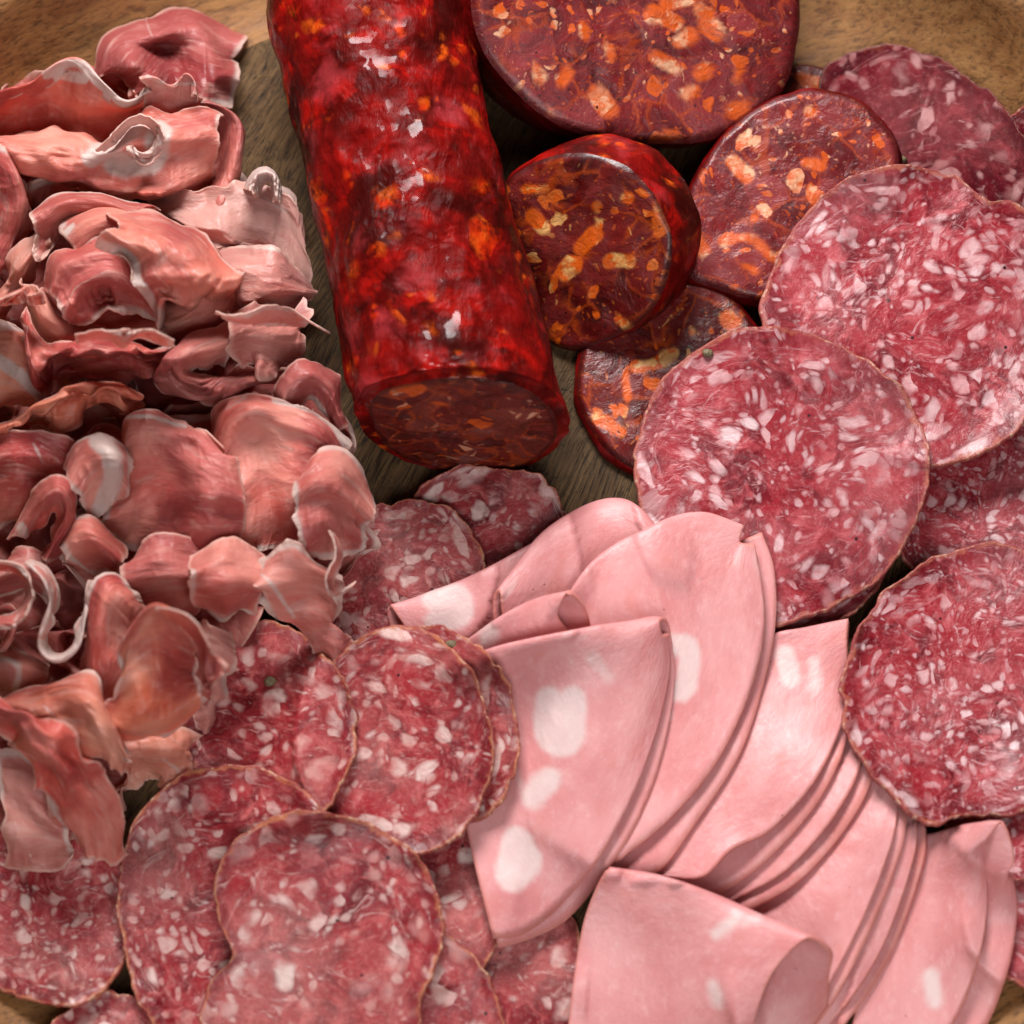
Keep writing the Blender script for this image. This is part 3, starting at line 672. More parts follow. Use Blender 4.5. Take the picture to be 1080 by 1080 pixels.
mort('wavy mortadella slice with a straight top fold and a pale fat smear at its corner', [
    [(690, 950, .0), (745, 948, 0), (800, 915, 0), (860, 850, 0), (893, 780, 0), (898, 720, 0)],
    [(690, 860, .04), (740, 800, .04), (780, 760, .04), (830, 720, .04), (870, 710, .04), (894, 700, .04)],
    [(700, 790, .1), (730, 740, .1), (770, 700, .1), (812, 672, .1), (850, 664, .1), (895, 655, .1)],
    [(690, 840, .2), (735, 790, .2), (775, 750, .2), (825, 705, .2), (862, 690, .2), (893, 675, .16)],
    [(690, 920, .18), (730, 880, .2), (780, 835, .2), (835, 780, .2), (872, 730, .18), (894, 700, .14)],
    [(685, 922, .16), (738, 926, .30), (772, 896, .26), (812, 876, .12), (858, 826, .10), (886, 768, .10), (896, 716, .10)]],
    fats=[([(828, 690), (834, 715)], 22, .9), ([(858, 700), (860, 725)], 18, .7), ([(826, 760), (834, 780)], 12, .45)])
salami('dark red salami slice at the right edge, its rim puckered to a point below', [(893, 765), (889, 722), (899, 680), (919, 643), (950, 610), (990, 585), (1036, 574), (1078, 579), (1122, 602), (1152, 660), (1160, 735), (1135, 805), (1088, 850), (1040, 861), (1008, 861), (986, 870), (955, 853), (922, 818), (902, 788)], SAL_A, RIND_A, group=SG, wav=.08)
mort('broad mortadella fan just right of the front slice, a white block at its left', [
    [(560, 840, 0), (640, 915, 0), (690, 922, 0), (738, 862, 0), (782, 792, 0), (807, 715, 0), (818, 655, 0), (816, 600, 0), (803, 562, 0)],
    [(600, 700, .02), (640, 700, .03), (670, 690, .03), (700, 680, .03), (720, 660, .03), (730, 640, .03), (740, 620, .03), (755, 590, .03), (775, 572, .03)],
    [(580, 660, .14), (620, 600, .14), (650, 575, .14), (680, 560, .14), (700, 550, .14), (715, 545, .14), (730, 542, .14), (750, 543, .14), (784, 556, .12)],
    [(600, 720, .2), (640, 720, .2), (670, 705, .2), (700, 690, .2), (715, 670, .2), (725, 645, .2), (735, 620, .2), (760, 590, .18), (780, 572, .14)],
    [(570, 870, .1), (640, 908, .12), (665, 898, .12), (708, 862, .12), (752, 810, .12), (784, 748, .12), (802, 690, .12), (806, 640, .12), (795, 574, .1)]],
    fats=[([(708, 680), (726, 684), (722, 726), (706, 728)], 22, 1), ([(705, 755)], 14, .6)], r=12, it=12)
loft('mortadella_slice', 'small rolled mortadella slice with an open end, above the front folded slice', 'mortadella', [
    [(480, 700, 0), (530, 690, 0), (580, 680, .0), (622, 664, 0)],
    [(500, 690, .0), (540, 672, .05), (580, 662, .1), (622, 655, .12)],
    [(492, 683, .08), (535, 655, .18), (575, 635, .26), (614, 636, .28)],
    [(487, 682, .10), (530, 652, .26), (570, 634, .34), (600, 625, .40)],
    [(492, 690, .10), (530, 672, .24), (565, 660, .32), (588, 646, .36)],
    [(505, 702, .04), (540, 690, .14), (575, 678, .18), (598, 664, .2)]], MORT, thick=.05, group=MG, fats=[([(516, 672), (519, 668)], 20, .9)], noise=.01, r=5, it=5, strict=True)
salami('coarse salami slice under the front mortadella, lower end of the middle stack', [(536, 905), (528, 862), (500, 838), (450, 835), (400, 850), (360, 890), (350, 950), (380, 1010), (440, 1035), (500, 1028), (526, 985), (537, 945)], SAL_B, RIND_B, group=LG)
mort('front folded mortadella slice with a column of white fat blocks', [
    [(525, 1000, 0), (560, 990, 0), (600, 968, 0), (645, 912, 0), (682, 845, 0), (703, 775, 0), (711, 715, .0), (707, 685, .02)],
    [(500, 850, .02), (545, 820, .03), (590, 800, .03), (630, 780, .03), (660, 755, .03), (685, 725, .03), (700, 700, .05), (707, 675, .07)],
    [(490, 705, .12), (525, 692, .12), (560, 683, .12), (600, 674, .13), (635, 666, .14), (665, 660, .15), (690, 654, .16), (704, 656, .14)],
    [(480, 730, .22), (525, 712, .24), (560, 703, .25), (600, 692, .26), (635, 681, .27), (665, 672, .28), (686, 662, .28), (696, 654, .27)],
    [(490, 860, .17), (540, 840, .2), (585, 820, .22), (625, 795, .22), (655, 765, .22), (678, 730, .22), (692, 695, .22), (697, 668, .24)],
    [(520, 990, .10), (550, 986, .10), (588, 958, .10), (632, 905, .10), (668, 838, .10), (693, 768, .10), (705, 708, .12), (703, 668, .18)]],
    fats=[([(580, 738), (580, 776), (600, 780), (604, 738)], 30, 1, (.45, 1)), ([(570, 828), (580, 822), (562, 842)], 26, .9, (.45, 1)), ([(546, 888), (540, 925), (556, 905)], 34, 1, (.45, 1)), ([(624, 690), (642, 715)], 22, .5, (.45, 1)), ([(598, 690), (606, 700)], 14, .4, (.45, 1))])
mort('big rolled mortadella slice at the bottom with its funnel opening to the right', [
    [(600, 1130, 0), (680, 1130, 0), (760, 1130, 0), (830, 1110, 0), (872, 1060, .05)],
    [(640, 1010, .02), (700, 1010, .05), (770, 1030, .08), (830, 1050, .15), (874, 1030, .3)],
    [(645, 925, .12), (700, 932, .2), (765, 955, .3), (825, 985, .42), (877, 1005, .5)],
    [(635, 925, .22), (695, 938, .34), (755, 958, .48), (815, 978, .62), (852, 990, .68)],
    [(615, 975, .26), (670, 990, .38), (725, 1010, .5), (778, 1025, .56), (818, 1022, .6)],
    [(602, 1060, .2), (650, 1070, .28), (710, 1085, .36), (765, 1085, .4), (800, 1062, .46)],
    [(595, 1130, .1), (650, 1140, .12), (710, 1140, .16), (760, 1130, .2), (792, 1098, .28)]],
    fats=[([(757, 985), (775, 970)], 18, .75), ([(785, 975), (800, 970)], 14, .6), ([(753, 1040), (758, 1055)], 20, .7), ([(738, 1012)], 14, .4)], noise=.02)

# ---- upper salami of the lower left stack
salami('hindmost slice of the middle salami stack, a green peppercorn on its rim', [(545, 765), (536, 722), (510, 686), (470, 663), (425, 662), (380, 690), (355, 750), (370, 820), (420, 860), (480, 868), (525, 850), (543, 810)], SAL_B, RIND_B, pepper=[(477, 680)], group=LG)
salami('broad upper slice of the middle salami stack, its right rim over the mortadella', [(318, 775), (330, 728), (362, 686), (410, 662), (455, 668), (495, 706), (517, 762), (517, 812), (500, 856), (472, 888), (440, 899), (395, 890), (350, 862), (325, 820)], SAL_B, RIND_B, group=LG)
salami('coarse salami slice with a long white fat band, under the prosciutto rose', [(215, 700), (240, 668), (275, 655), (315, 668), (348, 698), (370, 735), (375, 780), (362, 825), (335, 858), (290, 870), (240, 860), (205, 815), (195, 755)], SAL_B, RIND_B, pepper=[(285, 720)], group=LG)
salami('salami slice at the bottom edge tucked under the foremost slice', [(530, 1090), (520, 1045), (498, 1008), (468, 985), (430, 985), (390, 1010), (370, 1070), (390, 1130), (450, 1160), (510, 1140)], SAL_B, RIND_B, group=LG)
salami('tall oval salami slice left of the foremost slice', [(125, 960), (130, 905), (150, 855), (185, 822), (232, 808), (282, 815), (322, 836), (348, 870), (362, 940), (350, 1020), (310, 1080), (250, 1115), (185, 1105), (145, 1050)], SAL_B, RIND_B, group=LG)
salami('foremost salami slice at the bottom with a notch in its left edge', [(228, 945), (236, 905), (262, 874), (312, 855), (366, 860), (418, 885), (454, 925), (468, 972), (460, 1015), (443, 1052), (440, 1085), (425, 1130), (340, 1155), (250, 1140), (214, 1085), (222, 1040), (246, 1008), (236, 980)], SAL_B, RIND_B, group=LG, wav=.07)

# ---- prosciutto
PG = 'ruffled prosciutto slices heaped on the left'
def pro(label, rails, **k):
    k.setdefault('r', 6); k.setdefault('it', 4); k.setdefault('noise', .05); k.setdefault('wrinkle', .035); k.setdefault('frill', .05); k.setdefault('ragged', 3.); k.setdefault('gap', .02); k.setdefault('buckle', .16)
    return loft('prosciutto_slice', label, 'prosciutto', rails, PROS, 'meat', .018, group=PG, **k)
def filler(cx, cy, rx, ry, rot, dark=.5, h=.4):  # dark tint colours the shade of the gaps into these slices
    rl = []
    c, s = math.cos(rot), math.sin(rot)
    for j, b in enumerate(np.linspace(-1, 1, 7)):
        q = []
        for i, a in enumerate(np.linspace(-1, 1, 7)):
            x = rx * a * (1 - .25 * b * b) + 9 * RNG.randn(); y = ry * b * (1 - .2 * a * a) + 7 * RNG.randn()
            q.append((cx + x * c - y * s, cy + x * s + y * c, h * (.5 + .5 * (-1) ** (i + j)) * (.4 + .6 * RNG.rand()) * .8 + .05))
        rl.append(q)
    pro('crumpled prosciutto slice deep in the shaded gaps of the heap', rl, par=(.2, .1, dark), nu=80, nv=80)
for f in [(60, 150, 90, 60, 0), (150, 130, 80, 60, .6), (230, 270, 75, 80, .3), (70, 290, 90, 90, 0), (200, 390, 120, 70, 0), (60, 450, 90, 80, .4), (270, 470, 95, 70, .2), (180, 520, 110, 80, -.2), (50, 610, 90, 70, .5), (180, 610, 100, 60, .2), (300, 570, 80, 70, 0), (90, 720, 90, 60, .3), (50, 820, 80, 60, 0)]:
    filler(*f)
exec('''
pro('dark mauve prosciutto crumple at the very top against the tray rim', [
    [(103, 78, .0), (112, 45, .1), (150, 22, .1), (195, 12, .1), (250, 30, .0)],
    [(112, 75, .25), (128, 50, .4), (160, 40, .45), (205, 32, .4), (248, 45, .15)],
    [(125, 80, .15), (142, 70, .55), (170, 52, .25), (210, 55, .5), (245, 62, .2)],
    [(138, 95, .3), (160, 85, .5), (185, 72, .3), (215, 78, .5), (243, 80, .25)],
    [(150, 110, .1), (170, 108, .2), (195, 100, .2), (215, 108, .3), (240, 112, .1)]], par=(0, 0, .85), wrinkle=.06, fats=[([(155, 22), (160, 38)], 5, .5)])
pro('prosciutto flap with a wavy white fat edge at the upper left', [
    [(-30, 160, 0), (40, 150, .0), (100, 146, 0), (145, 135, .0)],
    [(-30, 135, .1), (40, 125, .1), (95, 125, .1), (145, 118, .15)],
    [(-30, 112, .4), (35, 98, .45), (60, 90, .5), (95, 105, .42), (130, 113, .4), (148, 108, .35)],
    [(-30, 106, .55), (30, 88, .62), (52, 73, .7), (80, 65, .72), (108, 87, .65), (133, 105, .55), (154, 97, .5)],
    [(-25, 110, .45), (35, 94, .5), (60, 84, .56), (82, 78, .56), (108, 96, .52), (132, 108, .45), (150, 100, .42)]], par=(.35, 0, .0), fats=[([(48, 80), (80, 70), (108, 92), (132, 106), (152, 99)], 8, 1), ([(60, 80), (90, 84)], 10, .9)], fat_edges='top')
pro('small upright prosciutto tuft with a frayed top, beside the dark crumple', [
    [(158, 128, 0), (180, 130, 0), (200, 130, .0), (214, 125, 0)],
    [(156, 105, .35), (175, 104, .4), (192, 110, .3), (210, 108, .35)],
    [(154, 82, .6), (168, 82, .65), (184, 90, .5), (198, 78, .65), (209, 94, .55)],
    [(156, 80, .55), (170, 86, .5), (185, 93, .4), (199, 84, .5), (208, 98, .45)]], par=(0, .35, 0), ragged=6, fats=[([(158, 82), (185, 90), (205, 88)], 5, .6)])
pro('pink prosciutto strip twisted into a cord beside the wooden floor gap', [
    [(208, 108, .1), (226, 122, .1), (228, 155, .1), (218, 200, .1), (200, 236, .05)],
    [(215, 106, .5), (238, 122, .55), (240, 160, .55), (229, 205, .5), (208, 240, .4)],
    [(224, 108, .55), (250, 128, .6), (252, 165, .6), (240, 212, .55), (218, 246, .4)],
    [(226, 114, .2), (254, 140, .2), (252, 180, .2), (242, 222, .2), (222, 252, .1)]], par=(0, .15, .15), noise=.02, wrinkle=.02)
pro('thin translucent prosciutto sheet beside the long chorizo, upper layer', [
    [(158, 206, .1), (215, 203, .25), (262, 198, .3), (300, 212, .3), (318, 245, .15)],
    [(165, 218, .3), (215, 222, .35), (262, 222, .4), (300, 236, .36), (322, 268, .2)],
    [(178, 232, .2), (212, 243, .3), (252, 250, .4), (288, 262, .35), (322, 292, .15)],
    [(200, 246, .05), (225, 258, .25), (262, 262, .35), (292, 270, .3), (320, 300, .1)]], par=(0, .75, .1), ragged=4, fats=[([(262, 203), (300, 225)], 9, .5)])
pro('pale prosciutto curl with rounded lower edge, touching the chorizo', [
    [(220, 262, .2), (258, 262, .3), (292, 270, .36), (326, 300, .2)],
    [(224, 285, .45), (260, 285, .55), (295, 292, .5), (327, 308, .25)],
    [(234, 312, .45), (265, 314, .5), (300, 310, .42), (325, 313, .2)],
    [(243, 328, .1), (280, 330, .12), (310, 324, .1), (320, 318, .05)]], par=(.1, .5, 0), fats=[([(240, 262), (292, 270)], 7, .7)])
pro('bluish white fat loop standing up beside the chorizo', [
    [(258, 200, .2), (266, 184, .35), (282, 176, .4), (296, 190, .35), (296, 206, .2)],
    [(264, 202, .5), (271, 189, .6), (282, 183, .62), (290, 194, .6), (291, 208, .45)],
    [(272, 206, .2), (276, 196, .25), (283, 191, .25), (286, 199, .25), (287, 210, .2)]], par=(0, 1., 0), fats=[([(266, 190), (282, 180), (294, 198)], 26, 1)], buckle=.03, crease=0, frill=.01, wrinkle=.01, ragged=1)
pro('long prosciutto fold with a creamy fat patch, near the top of the heap', [
    [(-20, 140, .1), (40, 138, .12), (78, 140, .15), (112, 146, .2), (140, 125, .3), (178, 118, .3), (226, 118, .15)],
    [(-20, 146, .45), (40, 146, .5), (78, 148, .55), (110, 152, .6), (142, 136, .65), (180, 132, .62), (229, 130, .4)],
    [(-15, 156, .55), (35, 162, .62), (88, 170, .68), (130, 168, .75), (180, 160, .72), (228, 150, .45)],
    [(-10, 164, .35), (28, 182, .45), (88, 192, .55), (118, 198, .6), (180, 196, .55), (222, 175, .3)],
    [(-10, 160, .05), (30, 178, .1), (90, 200, .15), (116, 207, .15), (180, 207, .1), (217, 190, .05)]], par=(.3, .05, 0), noise=.03,
    fats=[([(95, 168), (120, 150), (145, 132)], 20, .9), ([(120, 172), (160, 170), (168, 140)], 24, 1), ([(92, 190), (120, 180), (200, 180)], 10, .35), ([(30, 170), (75, 178)], 14, .3)])
pro('small white fat curl standing on the long fold', [
    [(112, 160, .0), (128, 142, .02), (140, 134, .02), (154, 132, .02), (163, 142, .02), (160, 156, .02), (148, 162, .02), (140, 156, .02)],
    [(102, 158, .12), (122, 136, .22), (138, 127, .3), (158, 126, .32), (170, 140, .3), (166, 162, .25), (148, 170, .2), (136, 160, .2)]], par=(0, .8, 0), noise=.0, wrinkle=0, frill=.02, ragged=2, buckle=.04, fats=[([(110, 158), (150, 132), (165, 142), (150, 158), (138, 142)], 26, 1)])
pro('smooth rose prosciutto sheet cut by the left edge of the photo', [
    [(-50, 160, 0), (-45, 200, 0), (-45, 240, 0), (-40, 290, 0)],
    [(-25, 155, .5), (-15, 195, .55), (-12, 235, .5), (-25, 285, .4)],
    [(2, 158, .5), (16, 190, .6), (20, 232, .5), (0, 285, .35)],
    [(8, 165, .15), (28, 200, .2), (34, 232, .15), (14, 280, .05)]], par=(0, 0, .1), noise=.03, wrinkle=.02)
pro('narrow prosciutto strip running down to the left edge', [
    [(44, 246, .1), (26, 262, .2), (8, 285, .2), (-15, 325, .1)],
    [(47, 256, .4), (32, 272, .45), (14, 296, .45), (-5, 330, .3)],
    [(50, 268, .1), (40, 282, .15), (24, 305, .15), (2, 335, .05)]], par=(.4, .2, 0))
pro('prosciutto fold crossing behind the big swirl, dark inside', [
    [(35, 220, .1), (70, 205, .2), (120, 208, .2), (170, 222, .1)],
    [(38, 232, .4), (72, 216, .5), (120, 220, .45), (165, 236, .3)],
    [(45, 262, .1), (75, 240, .15), (115, 242, .2), (150, 255, .1)]], par=(0, .1, .35))
pro('big prosciutto swirl with a white fat ribbon across its middle', [
    [(20, 300, 0), (35, 352, .05), (88, 384, .05), (152, 376, .05), (214, 358, .05), (247, 328, .05), (242, 292, .05), (216, 255, .05), (168, 230, .05), (108, 218, .05), (66, 236, .05)],
    [(26, 302, .4), (45, 346, .5), (92, 370, .5), (150, 362, .5), (206, 346, .5), (238, 322, .5), (233, 294, .55), (208, 264, .6), (165, 240, .65), (110, 228, .65), (72, 246, .55)],
    [(40, 308, .65), (58, 334, .7), (96, 352, .65), (145, 345, .6), (188, 330, .62), (212, 312, .7), (212, 294, .75), (192, 276, .8), (155, 256, .85), (112, 246, .8), (84, 262, .7)],
    [(50, 305, .3), (66, 322, .35), (98, 334, .35), (138, 328, .3), (165, 315, .3), (182, 304, .4), (184, 292, .5), (170, 282, .55), (146, 270, .55), (115, 266, .5), (96, 278, .4)],
    [(56, 300, .1), (70, 312, .1), (98, 318, .15), (126, 316, .1), (145, 308, .1), (158, 300, .15), (158, 294, .2), (150, 288, .25), (136, 284, .25), (118, 282, .2), (106, 288, .1)]], par=(.3, 0, 0), noise=.02, wrinkle=.03, fats=[([(38, 272), (58, 262), (80, 238)], 7, .8), ([(60, 330), (75, 340), (90, 336)], 7, .6)], r=8)
pro('inner coil of the big swirl, a rounded rose coloured lobe', [
    [(48, 300, .0), (55, 272, .1), (85, 262, .2), (115, 258, .2), (140, 275, .1)],
    [(58, 308, .35), (66, 284, .5), (92, 274, .55), (118, 272, .5), (146, 290, .35)],
    [(70, 328, .3), (82, 304, .55), (104, 294, .6), (126, 292, .55), (158, 312, .3)],
    [(78, 338, .0), (98, 332, .2), (120, 326, .3), (142, 326, .3), (166, 336, .1)]], par=(.0, 0, .1), noise=.02, wrinkle=.03)
pro('outer wrap of the swirl, a salmon sheet edged by the white fat ribbon', [
    [(104, 260, .35), (130, 276, .4), (146, 300, .4), (160, 318, .3), (172, 345, .1)],
    [(115, 250, .6), (145, 264, .65), (165, 292, .6), (178, 316, .5), (190, 345, .25)],
    [(125, 238, .5), (170, 250, .6), (205, 280, .6), (215, 312, .5), (212, 345, .25)],
    [(120, 226, .1), (175, 232, .15), (222, 262, .2), (244, 305, .15), (240, 340, .1)]], par=(.4, .1, 0), noise=.02, fats=[([(106, 256), (132, 270), (148, 298), (172, 338)], 13, 1)], fat_edges='bottom')
pro('prosciutto slice with frayed white fat at the left edge under the strip', [
    [(-30, 345, .1), (0, 343, .3), (20, 345, .3), (32, 355, .1)],
    [(-30, 370, .4), (0, 366, .5), (24, 372, .5), (40, 395, .2)],
    [(-30, 410, .4), (0, 402, .5), (28, 408, .45), (48, 422, .2)],
    [(-30, 440, .1), (5, 432, .15), (30, 430, .15), (50, 430, .05)]], par=(.6, .1, 0), ragged=5, fats=[([(-5, 378), (20, 395), (48, 424)], 12, 1), ([(-5, 346), (22, 348)], 10, .9)])
pro('thick horizontal prosciutto fold below the big swirl', [
    [(22, 330, .05), (45, 360, .1), (90, 358, .15), (140, 362, .15), (178, 368, .1)],
    [(24, 345, .4), (42, 380, .5), (85, 372, .55), (135, 372, .5), (176, 376, .3)],
    [(28, 360, .45), (40, 396, .5), (85, 388, .55), (135, 388, .5), (172, 388, .3)],
    [(30, 375, .1), (44, 404, .1), (90, 402, .1), (135, 402, .1), (168, 398, .05)]], par=(.1, 0, .1), noise=.02)
pro('knotted prosciutto ribbon curling right of the swirl toward the chorizo', [
    [(246, 345, .1), (205, 352, .25), (178, 368, .3), (168, 388, .25), (176, 412, .2), (215, 424, .2), (262, 412, .2), (298, 402, .1)],
    [(244, 354, .5), (208, 362, .6), (186, 376, .6), (178, 392, .55), (190, 408, .5), (218, 416, .5), (262, 404, .5), (296, 398, .25)],
    [(242, 368, .5), (214, 374, .55), (196, 384, .5), (190, 394, .45), (200, 402, .4), (222, 406, .45), (258, 396, .45), (290, 392, .2)],
    [(236, 384, .1), (218, 386, .1), (206, 390, .1), (204, 394, .1), (210, 396, .1), (226, 396, .1), (254, 388, .1), (280, 386, .05)]], par=(.1, .2, .05), noise=.02, ragged=4)
pro('ragged pink prosciutto scrap with frayed fringe, below the pale curl', [
    [(240, 332, .05), (280, 330, .1), (318, 330, .05)], [(244, 345, .3), (282, 340, .35), (318, 345, .2)], [(250, 362, .25), (285, 365, .3), (315, 362, .15)], [(255, 382, .05), (285, 384, .05), (305, 380, .0)]], par=(0, .2, .45), ragged=9)
pro('orange prosciutto arch over a dark hollow at the left', [
    [(-20, 452, .1), (20, 440, .2), (60, 416, .3), (100, 406, .3), (132, 408, .25), (146, 432, .1)],
    [(-18, 458, .5), (25, 444, .6), (64, 424, .7), (102, 414, .7), (128, 418, .6), (142, 438, .3)],
    [(-15, 464, .3), (30, 453, .35), (70, 448, .4), (100, 432, .4), (120, 430, .35), (134, 444, .15)]], par=(.85, .1, 0), noise=.02)
pro('streaked prosciutto sheet hanging at the left edge below the arch', [
    [(-30, 460, .1), (20, 455, .2), (60, 460, .2), (85, 475, .1)],
    [(-30, 490, .4), (15, 484, .45), (50, 490, .4), (75, 498, .2)],
    [(-30, 525, .4), (10, 518, .4), (40, 515, .35), (66, 512, .15)],
    [(-30, 560, .1), (5, 552, .1), (30, 540, .1), (52, 528, .0)]], par=(.2, 0, .2), fats=[([(-5, 500), (30, 505)], 5, .5), ([(35, 470), (45, 488)], 6, .5)])
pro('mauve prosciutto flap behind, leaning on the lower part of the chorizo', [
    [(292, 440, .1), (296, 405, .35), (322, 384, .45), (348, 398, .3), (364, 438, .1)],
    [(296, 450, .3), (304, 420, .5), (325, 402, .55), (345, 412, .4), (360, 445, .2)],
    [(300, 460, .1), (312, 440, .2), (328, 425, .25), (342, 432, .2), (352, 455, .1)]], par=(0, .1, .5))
pro('folded prosciutto with a pale fat rim, just left of the chorizo cut end', [
    [(222, 470, .05), (232, 432, .2), (262, 420, .3), (300, 426, .3), (336, 440, .3), (364, 465, .1)],
    [(226, 485, .4), (240, 448, .5), (266, 434, .55), (300, 440, .55), (334, 454, .5), (362, 482, .2)],
    [(232, 510, .5), (250, 482, .5), (275, 468, .42), (305, 472, .5), (335, 484, .5), (360, 508, .2)],
    [(240, 545, .4), (260, 535, .45), (285, 525, .4), (312, 528, .45), (338, 530, .4), (355, 540, .2)],
    [(245, 585, .1), (265, 585, .1), (290, 580, .1), (315, 580, .1), (335, 575, .1), (348, 570, .0)]], par=(0, 0, .0), fats=[([(290, 424), (325, 434), (350, 450), (364, 475)], 7, .85), ([(236, 436), (262, 422)], 4, .5)])
pro('prosciutto fold at the right end of the heap, below the lower left of the chorizo', [
    [(318, 500, .1), (345, 478, .2), (372, 490, .2), (392, 520, .05)], [(312, 520, .4), (342, 502, .5), (368, 512, .45), (390, 540, .2)], [(316, 550, .4), (340, 540, .5), (362, 545, .4), (384, 560, .15)], [(325, 585, .1), (345, 588, .1), (362, 585, .1), (378, 578, .0)]], par=(0, .1, .2))
pro('broad satin pink prosciutto sheet in the middle of the heap', [
    [(130, 450, .15), (138, 438, .3), (165, 438, .4), (195, 448, .35), (235, 470, .2)],
    [(128, 475, .45), (142, 462, .6), (170, 460, .65), (205, 470, .6), (245, 490, .35)],
    [(128, 505, .5), (146, 495, .6), (178, 495, .62), (215, 505, .6), (255, 518, .35)],
    [(110, 545, .4), (142, 540, .5), (178, 540, .52), (215, 545, .5), (255, 548, .3)],
    [(105, 552, .1), (140, 575, .15), (178, 588, .15), (215, 590, .15), (250, 582, .05)]], par=(0, .05, 0), noise=.04, fats=[([(134, 442), (165, 444), (195, 452)], 5, .7), ([(135, 505), (170, 512)], 6, .45), ([(140, 478), (185, 486)], 5, .35)])
pro('prosciutto slice with a bright white rolled fat tip left of the satin sheet', [
    [(70, 490, .1), (80, 470, .2), (98, 462, .3), (118, 464, .35), (134, 475, .1)],
    [(76, 505, .45), (88, 486, .5), (104, 476, .6), (120, 478, .6), (134, 492, .25)],
    [(86, 522, .4), (98, 508, .45), (112, 498, .55), (124, 498, .55), (134, 510, .2)],
    [(96, 545, .1), (106, 538, .1), (116, 530, .15), (126, 522, .15), (132, 524, .05)]], par=(0, .15, 0), noise=.02, fats=[([(104, 466), (116, 480), (118, 505), (106, 535)], 18, 1)])
pro('brownish prosciutto flap folded under the satin sheet', [
    [(66, 575, .05), (82, 548, .25), (105, 555, .3), (132, 575, .1)], [(70, 582, .35), (86, 562, .5), (106, 568, .5), (128, 585, .25)], [(80, 592, .25), (96, 582, .35), (110, 586, .35), (124, 598, .15)], [(95, 602, .0), (105, 602, .05), (115, 605, .05), (122, 612, .0)]], par=(.3, .05, .3))
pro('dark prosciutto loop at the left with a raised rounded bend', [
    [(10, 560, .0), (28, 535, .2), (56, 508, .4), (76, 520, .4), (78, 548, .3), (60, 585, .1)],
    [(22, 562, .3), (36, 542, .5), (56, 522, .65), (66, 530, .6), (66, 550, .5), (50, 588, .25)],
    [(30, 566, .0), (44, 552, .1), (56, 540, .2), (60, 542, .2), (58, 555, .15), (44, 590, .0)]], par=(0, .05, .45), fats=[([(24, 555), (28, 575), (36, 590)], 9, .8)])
pro('pink prosciutto sheet with pale edge at the left below the dark loop', [
    [(-30, 600, .1), (0, 590, .25), (28, 582, .3), (48, 590, .1)], [(-30, 618, .4), (0, 608, .5), (30, 602, .5), (50, 612, .2)], [(-30, 634, .1), (0, 628, .15), (28, 625, .2), (48, 632, .05)]], par=(0, .15, 0), fats=[([(-10, 628), (25, 624)], 5, .7)])
pro('standing prosciutto ribbon with a white fat edge bent into a U', [
    [(34, 590, .2), (48, 600, .3), (58, 625, .3), (50, 655, .3), (46, 678, .25), (60, 692, .25), (78, 678, .3), (86, 650, .35), (96, 618, .2)],
    [(30, 596, .7), (44, 608, .8), (52, 632, .8), (46, 658, .75), (42, 682, .65), (60, 696, .65), (80, 682, .7), (90, 652, .75), (97, 620, .5)],
    [(36, 596, .62), (48, 606, .7), (57, 630, .7), (52, 658, .65), (50, 678, .55), (60, 686, .55), (74, 676, .6), (84, 648, .65), (93, 617, .42)]], par=(0, .3, 0), noise=.0, wrinkle=.02, frill=.03, fats=[([(44, 676), (60, 694), (80, 680), (90, 650), (96, 620)], 9, 1), ([(32, 594), (52, 628), (45, 668)], 5, .7)], fat_edges='top')
pro('pale curled prosciutto end at the left edge beside the standing ribbon', [
    [(-20, 690, .1), (0, 684, .3), (25, 688, .3), (48, 700, .1)], [(-20, 704, .5), (5, 698, .6), (28, 704, .5), (46, 712, .25)], [(-20, 722, .4), (5, 720, .4), (20, 724, .35), (32, 730, .15)], [(-20, 738, .0), (5, 738, .05), (15, 738, .05), (22, 738, .0)]], par=(.5, .4, 0), fats=[([(0, 695), (18, 706), (16, 726)], 8, .7)])
pro('small prosciutto ringlet at the left edge above the pale curl', [
    [(-20, 650, .1), (5, 640, .3), (18, 655, .3), (10, 680, .1)], [(-20, 658, .4), (2, 650, .5), (11, 660, .5), (2, 682, .3)], [(-20, 668, .1), (0, 664, .1), (4, 668, .1), (-4, 684, .0)]], par=(.2, .2, 0))
for i, (x0, y0, w, hh, dk, lb) in enumerate([(140, 585, 75, 60, .4, 'rumpled prosciutto fold between the rose and the satin sheet'), (205, 592, 72, 50, .15, 'pink prosciutto bulge under the satin sheet, right of the rumpled fold')]):
    pro(lb, [[(x0, y0, .1), (x0 + w * .4, y0 - 18, .25), (x0 + w, y0 - 8, .1)], [(x0 - 3, y0 + hh * .3, .45), (x0 + w * .45, y0 + hh * .2, .55), (x0 + w + 2, y0 + hh * .3, .4)], [(x0 + 2, y0 + hh * .7, .4), (x0 + w * .5, y0 + hh * .7, .45), (x0 + w - 3, y0 + hh * .65, .3)], [(x0 + 12, y0 + hh, .05), (x0 + w * .5, y0 + hh * 1.1, .05), (x0 + w - 12, y0 + hh, .0)]], par=(0, .1, dk))
pro('ragged prosciutto strip hanging down onto the salami, right end of the heap', [
    [(272, 590, .2), (290, 580, .35), (318, 585, .35), (345, 598, .1)],
    [(280, 618, .4), (300, 612, .5), (325, 615, .45), (350, 625, .2)],
    [(296, 645, .3), (315, 642, .4), (338, 645, .35), (358, 652, .15)],
    [(318, 672, .2), (335, 672, .3), (352, 672, .25), (370, 672, .1)],
    [(345, 692, .05), (355, 696, .1), (365, 692, .1), (374, 680, .05)]], par=(0, .2, .1), ragged=7, wrinkle=.06, fats=[([(276, 600), (290, 618), (312, 650)], 7, .6)])
